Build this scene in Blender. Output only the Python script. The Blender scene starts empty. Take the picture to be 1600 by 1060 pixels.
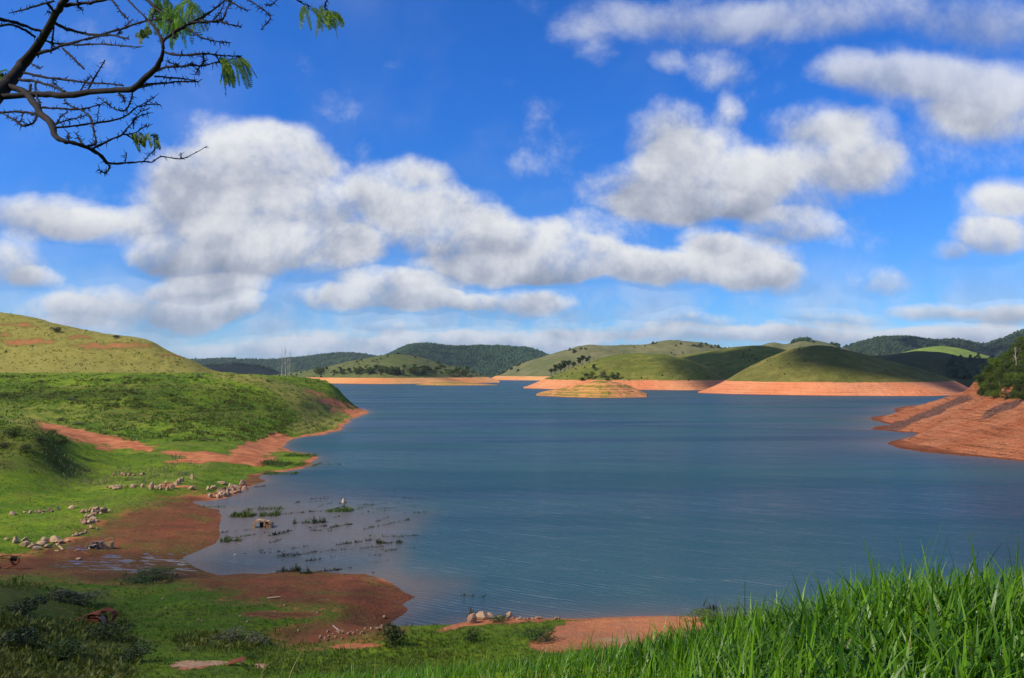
import bpy, math
import numpy as np
from mathutils import Vector, Matrix

# ------------------------------------------------------------------ camera, sky, sun
F = 1232.0                       # focal length in pixels of a 1600 px wide frame
TILT = math.atan(53.0 / F)
CAMZ = 25.0
sc = bpy.context.scene
cam_d = bpy.data.cameras.new('camera')
cam_d.sensor_width = 36.0
cam_d.lens = 36.0 * F / 1600.0
cam_d.clip_start = 0.1
cam_d.clip_end = 20000
cam = bpy.data.objects.new('camera', cam_d)
sc.collection.objects.link(cam)
cam.location = (0, 0, CAMZ)
cam.rotation_euler = (math.pi / 2 + TILT, 0, 0)
sc.camera = cam
sc.view_settings.view_transform = 'Standard'
sc.view_settings.look = 'None'
sc.view_settings.gamma = 1.0
sc.view_settings.exposure = 0.14
try: sc.cycles.sampling_pattern = 'TABULATED_SOBOL'
except Exception: pass
sc.cycles.max_bounces = 5
sc.cycles.diffuse_bounces = 2
sc.cycles.glossy_bounces = 2
sc.cycles.transparent_max_bounces = 8

SUN_EL = math.radians(41)
SUN_H = Vector((-0.93, -0.36, 0)).normalized()
SUN = Vector((SUN_H.x * math.cos(SUN_EL), SUN_H.y * math.cos(SUN_EL), math.sin(SUN_EL)))
sl = bpy.data.lights.new('sun', 'SUN')
sl.energy = 5.0
sl.angle = math.radians(0.53)
sl.color = (1.0, 0.92, 0.76)
so = bpy.data.objects.new('sun', sl)
sc.collection.objects.link(so)
so.rotation_euler = SUN.to_track_quat('Z', 'Y').to_euler()

# cumulus: (px, py, rx, ry, weight) in the photograph's frame, turned into sky directions
CLOUDS = [
 (360,250,150,62,1),(300,292,110,52,.9),(430,240,85,55,1),(465,300,100,55,.9),(250,325,70,40,.7),
 (330,392,140,44,1.1),(480,400,115,40,1.1),(560,350,80,60,.8),(240,398,55,30,.8),(395,345,120,40,.7),
 (60,333,100,34,1),(165,345,95,30,.9),(15,405,60,40,.8),(60,432,40,18,.7),
 (640,300,80,55,.8),(700,350,85,60,.9),(655,255,45,28,.6),(765,380,110,52,1),(870,385,110,48,1.1),(935,412,130,34,1.1),
 (800,420,150,26,1),(1040,415,85,32,1),(1160,405,85,42,1.1),(1205,432,70,26,.9),(1110,368,40,22,.8),
 (1050,205,75,58,1),(1020,295,95,48,.9),(1120,265,110,58,1),(1210,280,120,50,.8),(1330,235,90,52,.8),(1280,190,75,35,.7),
 (1390,268,50,32,.6),(1150,170,26,35,.6),(1080,318,120,26,.8),(1240,345,75,26,.8),
 (975,25,90,36,.6),(1100,15,130,36,.55),(1250,20,160,36,.5),(1400,15,200,46,.5),(1550,25,130,50,.5),(905,50,50,30,.35),(940,85,40,20,.4),
 (1045,90,35,20,.55),(1140,98,50,30,.5),(1400,115,100,42,.75),(1480,135,120,50,.7),(1565,145,90,55,.7),(1325,105,50,28,.6),(1530,195,90,30,.6),
 (1565,335,65,50,.9),(1595,300,50,30,.8),(1545,372,70,30,.9),(1480,385,30,15,.6),(825,255,38,30,.5),(1375,428,50,24,.6),
 (610,455,95,28,1),(520,470,70,20,.7),(690,470,80,18,.7),(805,475,85,22,.8),(190,472,100,34,.8),(300,490,65,28,.9),(375,480,40,22,.7),
 (90,485,60,25,.6),(620,510,45,11,.6),(320,448,90,20,.8),
 (1310,490,70,14,.6),(1450,478,60,14,.6),(1565,480,60,20,.8),(1090,500,80,14,.6),(960,515,100,13,.6),(1310,517,160,17,.8),(1510,517,120,18,.9),
 (800,532,200,17,.8),(600,532,150,15,.7),(440,548,160,16,.7),(1150,525,150,15,.8),(110,515,90,20,.5),
]
world = bpy.data.worlds.new('World')
sc.world = world
world.use_nodes = True
try:
    world.cycles.sampling_method = 'MANUAL'
    world.cycles.sample_map_resolution = 512
except Exception:
    pass

def build_world():
    nt = world.node_tree
    nt.nodes.clear()
    N, L = nt.nodes, nt.links
    def math_(op, a, b=None, c=None, clamp=False):
        n = N.new('ShaderNodeMath'); n.operation = op; n.use_clamp = clamp
        for i, v in enumerate((a, b, c)):
            if v is None: continue
            if isinstance(v, (int, float)): n.inputs[i].default_value = v
            else: L.new(v, n.inputs[i])
        return n.outputs[0]
    def vec(op, a, b=None, c=None, s=None):
        n = N.new('ShaderNodeVectorMath'); n.operation = op
        for i, v in enumerate((a, b, c)):
            if v is None: continue
            if isinstance(v, tuple): n.inputs[i].default_value = v
            else: L.new(v, n.inputs[i])
        if s is not None: L.new(s, n.inputs[3])
        return n.outputs['Value'] if op in ('DOT_PRODUCT', 'LENGTH') else n.outputs['Vector']
    def smooth(x, a, b):
        n = N.new('ShaderNodeMapRange'); n.interpolation_type = 'SMOOTHSTEP'
        L.new(x, n.inputs[0]); n.inputs[1].default_value = a; n.inputs[2].default_value = b
        return n.outputs[0]
    tc = N.new('ShaderNodeTexCoord')
    sep = N.new('ShaderNodeSeparateXYZ'); L.new(tc.outputs['Generated'], sep.inputs[0])
    X, Y, Z = sep.outputs
    Ya = math_('MAXIMUM', math_('ABSOLUTE', Y), 0.06)
    U = math_('DIVIDE', X, Ya)
    V = math_('DIVIDE', math_('MAXIMUM', Z, 0.0), Ya)
    # cumulus noise, features shrink towards the horizon
    vv = math_('ADD', V, 0.26)
    cu = math_('ARCTAN2', U, vv)
    cv = math_('MULTIPLY', math_('LOGARITHM', math_('ADD', math_('MULTIPLY', U, U), math_('MULTIPLY', vv, vv)), 2.718281828), 0.5)
    comb = N.new('ShaderNodeCombineXYZ'); L.new(cu, comb.inputs[0]); L.new(cv, comb.inputs[1])
    P = comb.outputs[0]
    def noise(vecin, scale, detail, rough, dist=0.0, off=None):
        n = N.new('ShaderNodeTexNoise'); n.noise_dimensions = '3D'
        if off: vecin = vec('ADD', vecin, off)
        L.new(vecin, n.inputs['Vector'])
        n.inputs['Scale'].default_value = scale; n.inputs['Detail'].default_value = detail
        n.inputs['Roughness'].default_value = rough; n.inputs['Distortion'].default_value = dist
        return n.outputs[0]
    n1 = noise(P, 3.6, 11, 0.66, 0.12)
    n2 = noise(P, 3.6, 5, 0.58, 0.15, (0.025, -0.06, 0.0))
    nbig = noise(P, 0.9, 3, 0.5, 0.2, (3.1, 7.7, 2.0))
    c2 = N.new('ShaderNodeCombineXYZ'); L.new(U, c2.inputs[0]); L.new(V, c2.inputs[1])
    # warp the outline
    wn = N.new('ShaderNodeTexNoise'); L.new(P, wn.inputs['Vector']); wn.inputs['Scale'].default_value = 3.2; wn.inputs['Detail'].default_value = 4
    wsub = vec('SUBTRACT', wn.outputs['Color'], (0.5, 0.5, 0.5))
    wmul = vec('MULTIPLY', wsub, (0.10, 0.08, 0.0))
    wv = N.new('ShaderNodeVectorMath'); wv.operation = 'SCALE'; L.new(wmul, wv.inputs[0])
    L.new(math_('MULTIPLY', math_('MINIMUM', vv, 0.6), 1.7), wv.inputs['Scale'])
    Q = vec('ADD', c2.outputs[0], wv.outputs[0])
    acc = None; accv = None
    Q0 = Q
    for ci, (px, py, rx, ry, w) in enumerate(CLOUDS):
        if py > 440: w *= 1.45
        if ci and ci % 4 == 0:      # keeps the evaluation in short runs
            Q = vec('MULTIPLY_ADD', accv, (1e-7, 1e-7, 0.0), Q0)
        u = (px - 800) / F; v = (583 - py) / F
        sx = F / (rx * 1.28); sy = F / (ry * 1.28)
        q = vec('MULTIPLY_ADD', Q, (sx, sy, 0.0), (-u * sx, -v * sy, 0.0))
        r2 = vec('DOT_PRODUCT', q, q)
        ww = math_('MULTIPLY', math_('SUBTRACT', 1.0, r2, clamp=True), w)
        sclq = N.new('ShaderNodeVectorMath'); sclq.operation = 'SCALE'; L.new(q, sclq.inputs[0]); L.new(ww, sclq.inputs['Scale'])
        acc = ww if acc is None else math_('ADD', acc, ww)
        accv = sclq.outputs[0] if accv is None else vec('ADD', accv, sclq.outputs[0])
    # above and behind the photographed part of the sky: ordinary broken cloud
    above = smooth(V, 0.50, 0.75)
    behind = smooth(Y, 0.12, -0.05)
    side = smooth(math_('ABSOLUTE', U), 0.70, 1.0)
    gen_w = math_('MAXIMUM', math_('MAXIMUM', above, behind), side)
    gen = math_('MULTIPLY', smooth(nbig, 0.43, 0.60), 1.1)
    inv = math_('SUBTRACT', 1.0, gen_w)
    acc2 = math_('ADD', math_('MULTIPLY', acc, inv), math_('MULTIPLY', gen, gen_w))
    dens = math_('ADD', math_('MULTIPLY', math_('MINIMUM', acc2, 1.15), 1.0), math_('MULTIPLY', math_('SUBTRACT', n1, 0.5), 2.9))
    alpha = smooth(dens, 0.00, 1.20)
    thin = noise(P, 1.3, 5, 0.6, 0.5, (9.0, 2.0, 5.0))
    alpha = math_('MAXIMUM', alpha, math_('MULTIPLY', smooth(thin, 0.52, 0.82), 0.30))
    alpha = math_('MULTIPLY', alpha, math_('SUBTRACT', 1.0, math_('MULTIPLY', smooth(V, 0.30, 0.46), 0.34)))
    veil = math_('MULTIPLY', smooth(V, 0.19, 0.015), smooth(noise(P, 4.5, 6, 0.6, 0.3, (2.0, 5.0, 1.0)), 0.30, 0.62))
    alpha = math_('MAXIMUM', alpha, math_('MULTIPLY', veil, 0.70))
    # shading: local height in the cloud, and relief from the noise
    sv = N.new('ShaderNodeSeparateXYZ'); L.new(accv, sv.inputs[0])
    loc = math_('DIVIDE', sv.outputs[1], math_('ADD', acc, 0.15))
    relief = math_('MULTIPLY', math_('SUBTRACT', n1, n2), 2.2)
    thick = math_('MULTIPLY', smooth(dens, 0.7, 1.8), -0.12)
    sh = math_('ADD', math_('ADD', math_('MULTIPLY', loc, 0.75), 0.66), math_('ADD', relief, thick))
    ramp = N.new('ShaderNodeValToRGB'); L.new(sh, ramp.inputs[0])
    e = ramp.color_ramp.elements
    e[0].position = 0.0; e[0].color = (0.27, 0.32, 0.43, 1)
    e[1].position = 1.0; e[1].color = (0.84, 0.86, 0.89, 1)
    m = e.new(0.40); m.color = (0.46, 0.50, 0.60, 1)
    m = e.new(0.68); m.color = (0.66, 0.69, 0.76, 1)
    sky = N.new('ShaderNodeTexSky'); sky.sky_type = 'NISHITA'; sky.sun_disc = False
    sky.sun_elevation = SUN_EL; sky.sun_rotation = math.atan2(SUN.x, SUN.y)
    sky.altitude = 900; sky.air_density = 1.0; sky.dust_density = 0.25; sky.ozone_density = 3.0
    hs = N.new('ShaderNodeHueSaturation'); L.new(sky.outputs[0], hs.inputs['Color'])
    hs.inputs['Saturation'].default_value = 1.1; hs.inputs['Value'].default_value = 1.0
    tint = N.new('ShaderNodeMix'); tint.data_type = 'RGBA'
    L.new(smooth(V, 0.0, 0.40), tint.inputs['Factor']); tint.inputs['A'].default_value = (0.42, 0.78, 1.25, 1); tint.inputs['B'].default_value = (0.27, 0.84, 1.62, 1)
    tm = N.new('ShaderNodeMix'); tm.data_type = 'RGBA'; tm.blend_type = 'MULTIPLY'; tm.inputs['Factor'].default_value = 1.0
    L.new(hs.outputs[0], tm.inputs['A']); L.new(tint.outputs['Result'], tm.inputs['B'])
    bg = N.new('ShaderNodeBackground'); L.new(tm.outputs['Result'], bg.inputs[0]); bg.inputs[1].default_value = 0.10
    # distance veil on the low clouds
    low = smooth(V, 0.16, 0.0)
    mixc = N.new('ShaderNodeMix'); mixc.data_type = 'RGBA'
    L.new(math_('MULTIPLY', low, 0.45), mixc.inputs['Factor']); L.new(ramp.outputs[0], mixc.inputs['A']); mixc.inputs['B'].default_value = (0.36, 0.50, 0.72, 1)
    bg2 = N.new('ShaderNodeBackground'); L.new(mixc.outputs['Result'], bg2.inputs[0]); bg2.inputs[1].default_value = 0.87
    mx = N.new('ShaderNodeMixShader'); L.new(alpha, mx.inputs[0]); L.new(bg.outputs[0], mx.inputs[1]); L.new(bg2.outputs[0], mx.inputs[2])
    out = N.new('ShaderNodeOutputWorld'); L.new(mx.outputs[0], out.inputs[0])
build_world()

# ------------------------------------------------------------------ helpers
rng = np.random.default_rng(7)
ct, st = math.cos(TILT), math.sin(TILT)

def ray(px, py):
    """direction (x/y, z/y) through a pixel of the 1600x1060 photograph"""
    px = np.asarray(px, float); py = np.asarray(py, float)
    dy = F * ct - (530 - py) * st
    dz = F * st + (530 - py) * ct
    return (px - 800) / dy, dz / dy

def P3(px, py, d):
    a, b = ray(px, py)
    return np.stack([a * d, np.ones_like(a) * d, CAMZ + b * d], -1)

def W0(px, py, z=0.0):
    a, b = ray(px, py)
    d = (z - CAMZ) / b
    return np.stack([a * d, d, np.ones_like(d) * z], -1)

def proj(x, y, z):
    zz = z - CAMZ
    yc = y * ct + zz * st
    zc = -y * st + zz * ct
    yc = np.maximum(yc, 0.01)
    return 800 + F * x / yc, 530 - F * zc / yc

def _hash(ix, iy, seed):
    h = (ix.astype(np.int64) * 374761393 + iy.astype(np.int64) * 668265263 + seed * 974634777) & 0xFFFFFFFF
    h = ((h ^ (h >> 13)) * 1274126177) & 0xFFFFFFFF
    h = h ^ (h >> 16)
    return (h & 0xFFFFFF) / float(0xFFFFFF)

def vnoise(x, y, seed=0):
    x = np.asarray(x, float); y = np.asarray(y, float)
    ix = np.floor(x); iy = np.floor(y); fx = x - ix; fy = y - iy
    fx = fx * fx * fx * (fx * (fx * 6 - 15) + 10); fy = fy * fy * fy * (fy * (fy * 6 - 15) + 10)
    a = _hash(ix, iy, seed); b = _hash(ix + 1, iy, seed); c = _hash(ix, iy + 1, seed); d = _hash(ix + 1, iy + 1, seed)
    return (a + (b - a) * fx) * (1 - fy) + (c + (d - c) * fx) * fy

def fbm(x, y, oct=4, seed=0, gain=0.5):
    s = 0; a = 1; t = 0
    for o in range(oct):
        s = s + a * vnoise(x * 2 ** o + o * 17.3, y * 2 ** o + o * 9.1, seed + o); t += a; a *= gain
    return s / t * 2 - 1

def sstep(x, a, b):
    t = np.clip((x - a) / (b - a), 0, 1)
    return t * t * (3 - 2 * t)

def inside(px, py, poly):
    r = np.zeros(px.shape, bool)
    n = len(poly)
    for i in range(n):
        x1, y1 = poly[i]; x2, y2 = poly[(i + 1) % n]
        if y1 == y2: continue
        c = (y1 > py) != (y2 > py)
        r ^= c & (px < (x2 - x1) * (py - y1) / (y2 - y1) + x1)
    return r

def polydist(px, py, poly):
    d = np.full(px.shape, 1e18)
    n = len(poly)
    for i in range(n):
        x1, y1 = poly[i]; x2, y2 = poly[(i + 1) % n]
        ex, ey = x2 - x1, y2 - y1
        L2 = ex * ex + ey * ey + 1e-12
        t = np.clip(((px - x1) * ex + (py - y1) * ey) / L2, 0, 1)
        d = np.minimum(d, (px - x1 - t * ex) ** 2 + (py - y1 - t * ey) ** 2)
    return np.sqrt(d)

def sdist(px, py, poly):
    return np.where(inside(px, py, poly), 1, -1) * polydist(px, py, poly)

def mk(name, V, faces, mat, smooth=True, attrs=None, parent=None, matidx=None):
    """faces: list of int arrays (n,k)"""
    me = bpy.data.meshes.new(name)
    V = np.asarray(V, np.float32).reshape(-1, 3)
    if isinstance(faces, np.ndarray): faces = [faces]
    faces = [np.asarray(f, np.int32) for f in faces if len(f)]
    nl = sum(f.size for f in faces); nf = sum(len(f) for f in faces)
    me.vertices.add(len(V)); me.vertices.foreach_set('co', V.ravel())
    me.loops.add(nl); me.polygons.add(nf)
    li = np.concatenate([f.ravel() for f in faces])
    tot = np.concatenate([np.full(len(f), f.shape[1], np.int32) for f in faces])
    start = np.concatenate([[0], np.cumsum(tot)[:-1]]).astype(np.int32)
    me.loops.foreach_set('vertex_index', li)
    me.polygons.foreach_set('loop_start', start)
    try: me.polygons.foreach_set('loop_total', tot)
    except Exception: pass
    if isinstance(mat, (list, tuple)):
        for m in mat: me.materials.append(m)
    else:
        me.materials.append(mat)
    if matidx is not None: me.polygons.foreach_set('material_index', np.asarray(matidx, np.int32))
    me.update(calc_edges=True)
    me.polygons.foreach_set('use_smooth', np.full(nf, smooth, bool))
    if attrs:
        for k, a in attrs.items():
            at = me.attributes.new(k, 'FLOAT', 'POINT')
            at.data.foreach_set('value', np.asarray(a, np.float32).ravel())
    o = bpy.data.objects.new(name, me)
    sc.collection.objects.link(o)
    if parent is not None: o.parent = parent
    return o

def tag(o, label=None, cat=None, group=None, kind=None):
    if label: o['label'] = label
    if cat: o['category'] = cat
    if group: o['group'] = group
    if kind: o['kind'] = kind
    return o

def empty(name, loc, rz=0.0, s=1.0):
    o = bpy.data.objects.new(name, None)
    sc.collection.objects.link(o)
    o.location = loc; o.rotation_euler = (0, 0, rz); o.scale = (s, s, s)
    o.empty_display_size = 0.2
    return o

def gridfaces(nr, nc):
    i = np.arange(nr - 1)[:, None]; j = np.arange(nc - 1)[None, :]
    a = i * nc + j
    return np.stack([a, a + 1, a + nc + 1, a + nc], -1).reshape(-1, 4)

def vary(lst, i): return lst[i % len(lst)]

# ------------------------------------------------------------------ materials
class M:
    def __init__(s, name):
        s.m = bpy.data.materials.new(name); s.m.use_nodes = True
        s.nt = s.m.node_tree; s.N = s.nt.nodes; s.L = s.nt.links
        s.b = s.N['Principled BSDF']; s.out = s.N['Material Output']
        s.tc = None
    def _in(s, sock, v):
        if v is None: return
        if isinstance(v, bpy.types.NodeSocket): s.L.new(v, sock)
        elif isinstance(v, tuple) and sock.type == 'RGBA' and len(v) == 3: sock.default_value = (*v, 1)
        else: sock.default_value = v
    def obj(s):
        if not s.tc: s.tc = s.N.new('ShaderNodeTexCoord')
        return s.tc.outputs['Object']
    def pos(s):
        return s.N.new('ShaderNodeNewGeometry').outputs['Position']
    def scale(s, v, sc3):
        n = s.N.new('ShaderNodeVectorMath'); n.operation = 'MULTIPLY'; s.L.new(v, n.inputs[0]); n.inputs[1].default_value = sc3
        return n.outputs[0]
    def noise(s, v, scale, detail=4, rough=0.55, dist=0.0):
        n = s.N.new('ShaderNodeTexNoise'); s.L.new(v, n.inputs['Vector'])
        n.inputs['Scale'].default_value = scale; n.inputs['Detail'].default_value = detail
        n.inputs['Roughness'].default_value = rough; n.inputs['Distortion'].default_value = dist
        return n.outputs[0]
    def voro(s, v, scale, feature='F1'):
        n = s.N.new('ShaderNodeTexVoronoi'); s.L.new(v, n.inputs['Vector']); n.inputs['Scale'].default_value = scale
        n.feature = feature
        return n.outputs['Distance']
    def ramp(s, x, a, b, lo=0.0, hi=1.0, sm=True):
        n = s.N.new('ShaderNodeMapRange'); n.interpolation_type = 'SMOOTHSTEP' if sm else 'LINEAR'
        s.L.new(x, n.inputs[0]); n.inputs[1].default_value = a; n.inputs[2].default_value = b
        n.inputs[3].default_value = lo; n.inputs[4].default_value = hi
        return n.outputs[0]
    def math(s, op, a, b=None, clamp=False):
        n = s.N.new('ShaderNodeMath'); n.operation = op; n.use_clamp = clamp
        s._in(n.inputs[0], a); s._in(n.inputs[1], b)
        return n.outputs[0]
    def mix(s, f, a, b, mode='MIX'):
        n = s.N.new('ShaderNodeMix'); n.data_type = 'RGBA'; n.blend_type = mode
        s._in(n.inputs['Factor'], f); s._in(n.inputs['A'], a); s._in(n.inputs['B'], b)
        return n.outputs['Result']
    def attr(s, name):
        n = s.N.new('ShaderNodeAttribute'); n.attribute_name = name
        return n.outputs['Fac']
    def bump(s, h, strength=0.5, dist=0.1):
        n = s.N.new('ShaderNodeBump'); s.L.new(h, n.inputs['Height']); n.inputs['Strength'].default_value = strength
        n.inputs['Distance'].default_value = dist
        s.L.new(n.outputs[0], s.b.inputs['Normal']); return n
    def setp(s, color=None, rough=0.9, spec=0.2, **k):
        s._in(s.b.inputs['Base Color'], color); s._in(s.b.inputs['Roughness'], rough)
        s._in(s.b.inputs['Specular IOR Level'], spec)
        for kk, v in k.items(): s._in(s.b.inputs[kk], v)
        return s.m

SOIL = (0.56, 0.205, 0.085); SOIL2 = (0.62, 0.27, 0.10); SOILD = (0.30, 0.085, 0.035)
GRASS = (0.090, 0.160, 0.008); GRASS2 = (0.20, 0.265, 0.012); GREEND = (0.030, 0.070, 0.008); DRY = (0.25, 0.205, 0.045); DRY2 = (0.32, 0.28, 0.07)

def ground_mat():
    m = M('ground_cover'); p = m.pos()
    big = m.noise(p, 0.035, 5, 0.6); mid = m.noise(p, 0.22, 5, 0.65); fine = m.noise(p, 1.6, 5, 0.7); tiny = m.noise(p, 7.0, 3, 0.6)
    g = m.mix(m.ramp(mid, 0.35, 0.65), GRASS, GRASS2)
    g = m.mix(m.ramp(big, 0.40, 0.62, 0, 0.6), g, (0.045, 0.105, 0.008))
    g = m.mix(m.ramp(m.noise(p, 0.09, 5, 0.7, 1.0), 0.5, 0.66, 0, 0.6), g, (0.13, 0.135, 0.028))
    g = m.mix(m.ramp(fine, 0.45, 0.75, 0, 0.5), g, GREEND)
    dry = m.mix(m.ramp(mid, 0.35, 0.7), DRY, DRY2)
    dry = m.mix(m.ramp(fine, 0.4, 0.75, 0, 0.6), dry, (0.13, 0.15, 0.02))
    drya = m.attr('dry'); c = m.mix(m.ramp(m.math('ADD', drya, m.math('MULTIPLY', m.math('SUBTRACT', mid, 0.5), 0.9)), 0.2, 0.8), g, dry)
    sh = m.mix(m.ramp(fine, 0.3, 0.7), (0.045, 0.060, 0.008), (0.12, 0.125, 0.022))
    sha = m.attr('shrub'); c = m.mix(m.ramp(m.math('ADD', sha, m.math('MULTIPLY', m.math('SUBTRACT', mid, 0.5), 1.3)), 0.3, 0.8), c, sh)
    so_ = m.mix(m.ramp(mid, 0.3, 0.7), SOIL, SOILD)
    so_ = m.mix(m.ramp(fine, 0.5, 0.75, 0, 0.6), so_, (0.55, 0.25, 0.12))
    mud = m.mix(m.ramp(mid, 0.3, 0.7), (0.22, 0.066, 0.030), (0.115, 0.042, 0.020))
    mud = m.mix(m.ramp(big, 0.44, 0.62, 0, 0.5), mud, (0.09, 0.070, 0.018))
    mud = m.mix(m.ramp(m.noise(p, 0.13, 6, 0.7, 0.5), 0.52, 0.66, 0, 0.55), mud, (0.085, 0.095, 0.015))
    mud = m.mix(m.ramp(fine, 0.52, 0.75, 0, 0.5), mud, (0.30, 0.13, 0.07))
    so_ = m.mix(m.attr('mud'), so_, mud)
    soa = m.attr('soil')
    k = m.ramp(m.math('ADD', soa, m.math('ADD', m.math('MULTIPLY', m.math('SUBTRACT', mid, 0.5), 1.5), m.math('MULTIPLY', m.math('SUBTRACT', fine, 0.5), 1.1))), 0.30, 0.80)
    c = m.mix(m.ramp(m.math('ADD', soa, m.math('MULTIPLY', m.math('SUBTRACT', mid, 0.5), 1.6)), 0.05, 0.45, 0, 0.6), c, (0.10, 0.085, 0.018))
    # scattered bare spots and pale litter
    c = m.mix(k, c, so_)
    c = m.mix(m.ramp(m.noise(p, 0.6, 3), 0.68, 0.74, 0, 0.5), c, (0.24, 0.15, 0.05))
    c = m.mix(m.ramp(m.math('ADD', m.attr('sand'), m.math('MULTIPLY', m.math('SUBTRACT', mid, 0.5), 0.8)), 0.35, 0.65), c, m.mix(m.ramp(fine, 0.3, 0.7), (0.60, 0.36, 0.20), (0.45, 0.24, 0.12)))
    wet = m.attr('wet')
    pud = m.ramp(m.math('ADD', wet, m.math('MULTIPLY', m.math('SUBTRACT', m.noise(m.scale(p, (0.35, 1.0, 1)), 0.8, 5, 0.65), 0.5), 2.6)), 0.90, 1.02)
    c = m.mix(m.math('MULTIPLY', wet, 0.35), c, (0.06, 0.028, 0.016))
    c = m.mix(pud, c, (0.07, 0.045, 0.045))
    speck = m.noise(p, 0.45, 8, 0.85)
    c = m.mix(m.math('MULTIPLY', m.ramp(speck, 0.52, 0.70), m.math('SUBTRACT', 0.5, m.math('MULTIPLY', k, 0.4))), c, (0.022, 0.042, 0.008))
    c = m.mix(m.math('MULTIPLY', m.ramp(speck, 0.46, 0.34), 0.35), c, (0.26, 0.24, 0.06))
    hh = m.math('ADD', m.math('MULTIPLY', mid, 0.6), m.math('ADD', m.math('MULTIPLY', fine, 0.35), m.math('MULTIPLY', tiny, 0.1)))
    b = m.bump(hh, 0.9, 0.7)
    m.L.new(m.math('SUBTRACT', 0.9, pud), b.inputs['Strength'])
    rough = m.math('SUBTRACT', 0.95, m.math('MULTIPLY', pud, 0.70))
    return m.setp(c, rough, m.math('ADD', 0.08, m.math('MULTIPLY', pud, 0.35)))

def bank_mat(name, z1=14.5, soil=SOIL, soil2=SOIL2, grass=(0.10, 0.125, 0.022), grass2=(0.18, 0.19, 0.04), stripes=0.0, strength=1.0, rubble=False, zs=1.0, sk=0.45):
    """bare drawdown band below z1, pasture above"""
    m = M(name); p = m.pos(); s = zs
    big = m.noise(p, 0.012 * s, 5, 0.6); mid = m.noise(p, 0.07 * s, 5, 0.65); fine = m.noise(p, 0.5 * s, 4, 0.7)
    strat = m.noise(m.scale(p, (0.010 * s, 0.010 * s, 1.1)), 1.0, 4, 0.6)
    sepz = m.N.new('ShaderNodeSeparateXYZ'); m.L.new(p, sepz.inputs[0]); z = sepz.outputs[2]
    so_ = m.mix(m.ramp(big, 0.38, 0.62), soil, soil2)
    so_ = m.mix(m.ramp(strat, 0.46, 0.62, 0, 0.40 * sk), so_, (0.36, 0.11, 0.045))
    so_ = m.mix(m.ramp(m.math('ADD', strat, m.math('MULTIPLY', m.math('SUBTRACT', fine, 0.5), 0.7)), 0.58, 0.63, 0, 0.6 * sk), so_, (0.17, 0.075, 0.03))
    if stripes > 0:
        sp = m.noise(m.scale(p, (0.004, 0.004, 0.9)), 1.0, 2, 0.5)
        so_ = m.mix(m.ramp(m.math('ADD', sp, m.math('MULTIPLY', m.math('SUBTRACT', mid, 0.5), 0.9)), 0.46, 0.60, 0, stripes), so_, (0.15, 0.17, 0.025))
    so_ = m.mix(m.ramp(fine, 0.55, 0.8, 0, 0.35), so_, (0.66, 0.30, 0.16))
    if rubble:
        ln = m.math('SINE', m.math('MULTIPLY', m.math('ADD', z, m.math('MULTIPLY', m.noise(p, 0.05, 4, 0.6), 5.0)), 5.2))
        lk = m.math('MULTIPLY', m.ramp(ln, 0.72, 0.97), m.ramp(m.noise(p, 0.12, 5, 0.75), 0.46, 0.60))
        so_ = m.mix(m.math('MULTIPLY', lk, 0.5), so_, (0.15, 0.055, 0.028))  # thin dark crack lines, painted as the shade the terrace steps lack
        ra = m.attr('rubble')
        rk = m.ramp(m.voro(p, 0.9), 0.1, 0.6)
        rc = m.mix(rk, (0.34, 0.19, 0.14), (0.18, 0.085, 0.06))
        so_ = m.mix(m.ramp(m.math('ADD', ra, m.math('MULTIPLY', m.math('SUBTRACT', mid, 0.5), 1.4)), 0.25, 0.85), so_, rc)
    so_ = m.mix(m.ramp(z, 0.45, 0.12), so_, (0.26, 0.08, 0.035))          # wet foot of the bank
    g = m.mix(m.ramp(mid, 0.32, 0.68), grass, grass2)
    g = m.mix(m.ramp(big, 0.42, 0.66, 0, 0.6), g, (grass[0] * 0.6, grass[1] * 0.85, grass[2] * 0.6))
    g = m.mix(m.ramp(fine, 0.45, 0.75, 0, 0.5), g, (grass[0] * 0.45, grass[1] * 0.55, grass[2] * 0.4))
    g = m.mix(m.ramp(m.noise(m.scale(p, (0.02 * s, 0.02 * s, 0.5)), 1.0, 5, 0.7), 0.48, 0.66, 0, 0.45), g, (grass[0] * 0.9, grass[1] * 0.75, grass[2] * 0.8))
    g = m.mix(m.ramp(m.noise(p, 0.03 * s, 6, 0.75, 0.6), 0.60, 0.68, 0, 0.4), g, (0.26, 0.15, 0.06))
    edge = m.math('ADD', z, m.math('MULTIPLY', m.math('SUBTRACT', mid, 0.5), 3.5))
    if rubble: edge = m.math('SUBTRACT', edge, m.math('MULTIPLY', m.attr('scar'), 30.0))
    c = m.mix(m.ramp(edge, z1 - 0.35, z1 + 0.35), so_, g)
    speck = m.noise(p, 0.30 * s, 8, 0.85)
    c = m.mix(m.ramp(speck, 0.52, 0.70, 0, 0.6), c, m.mix(m.ramp(edge, z1 - 0.3, z1 + 0.3), (0.26, 0.09, 0.04), (0.03, 0.04, 0.012)))
    hh = m.math('ADD', m.math('MULTIPLY', mid, 3.0), m.math('ADD', m.math('MULTIPLY', fine, 0.7), m.math('MULTIPLY', strat, 1.5)))
    m.bump(hh, 0.8 * strength, 1.8)
    return m.setp(c, 0.95, 0.05)

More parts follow.
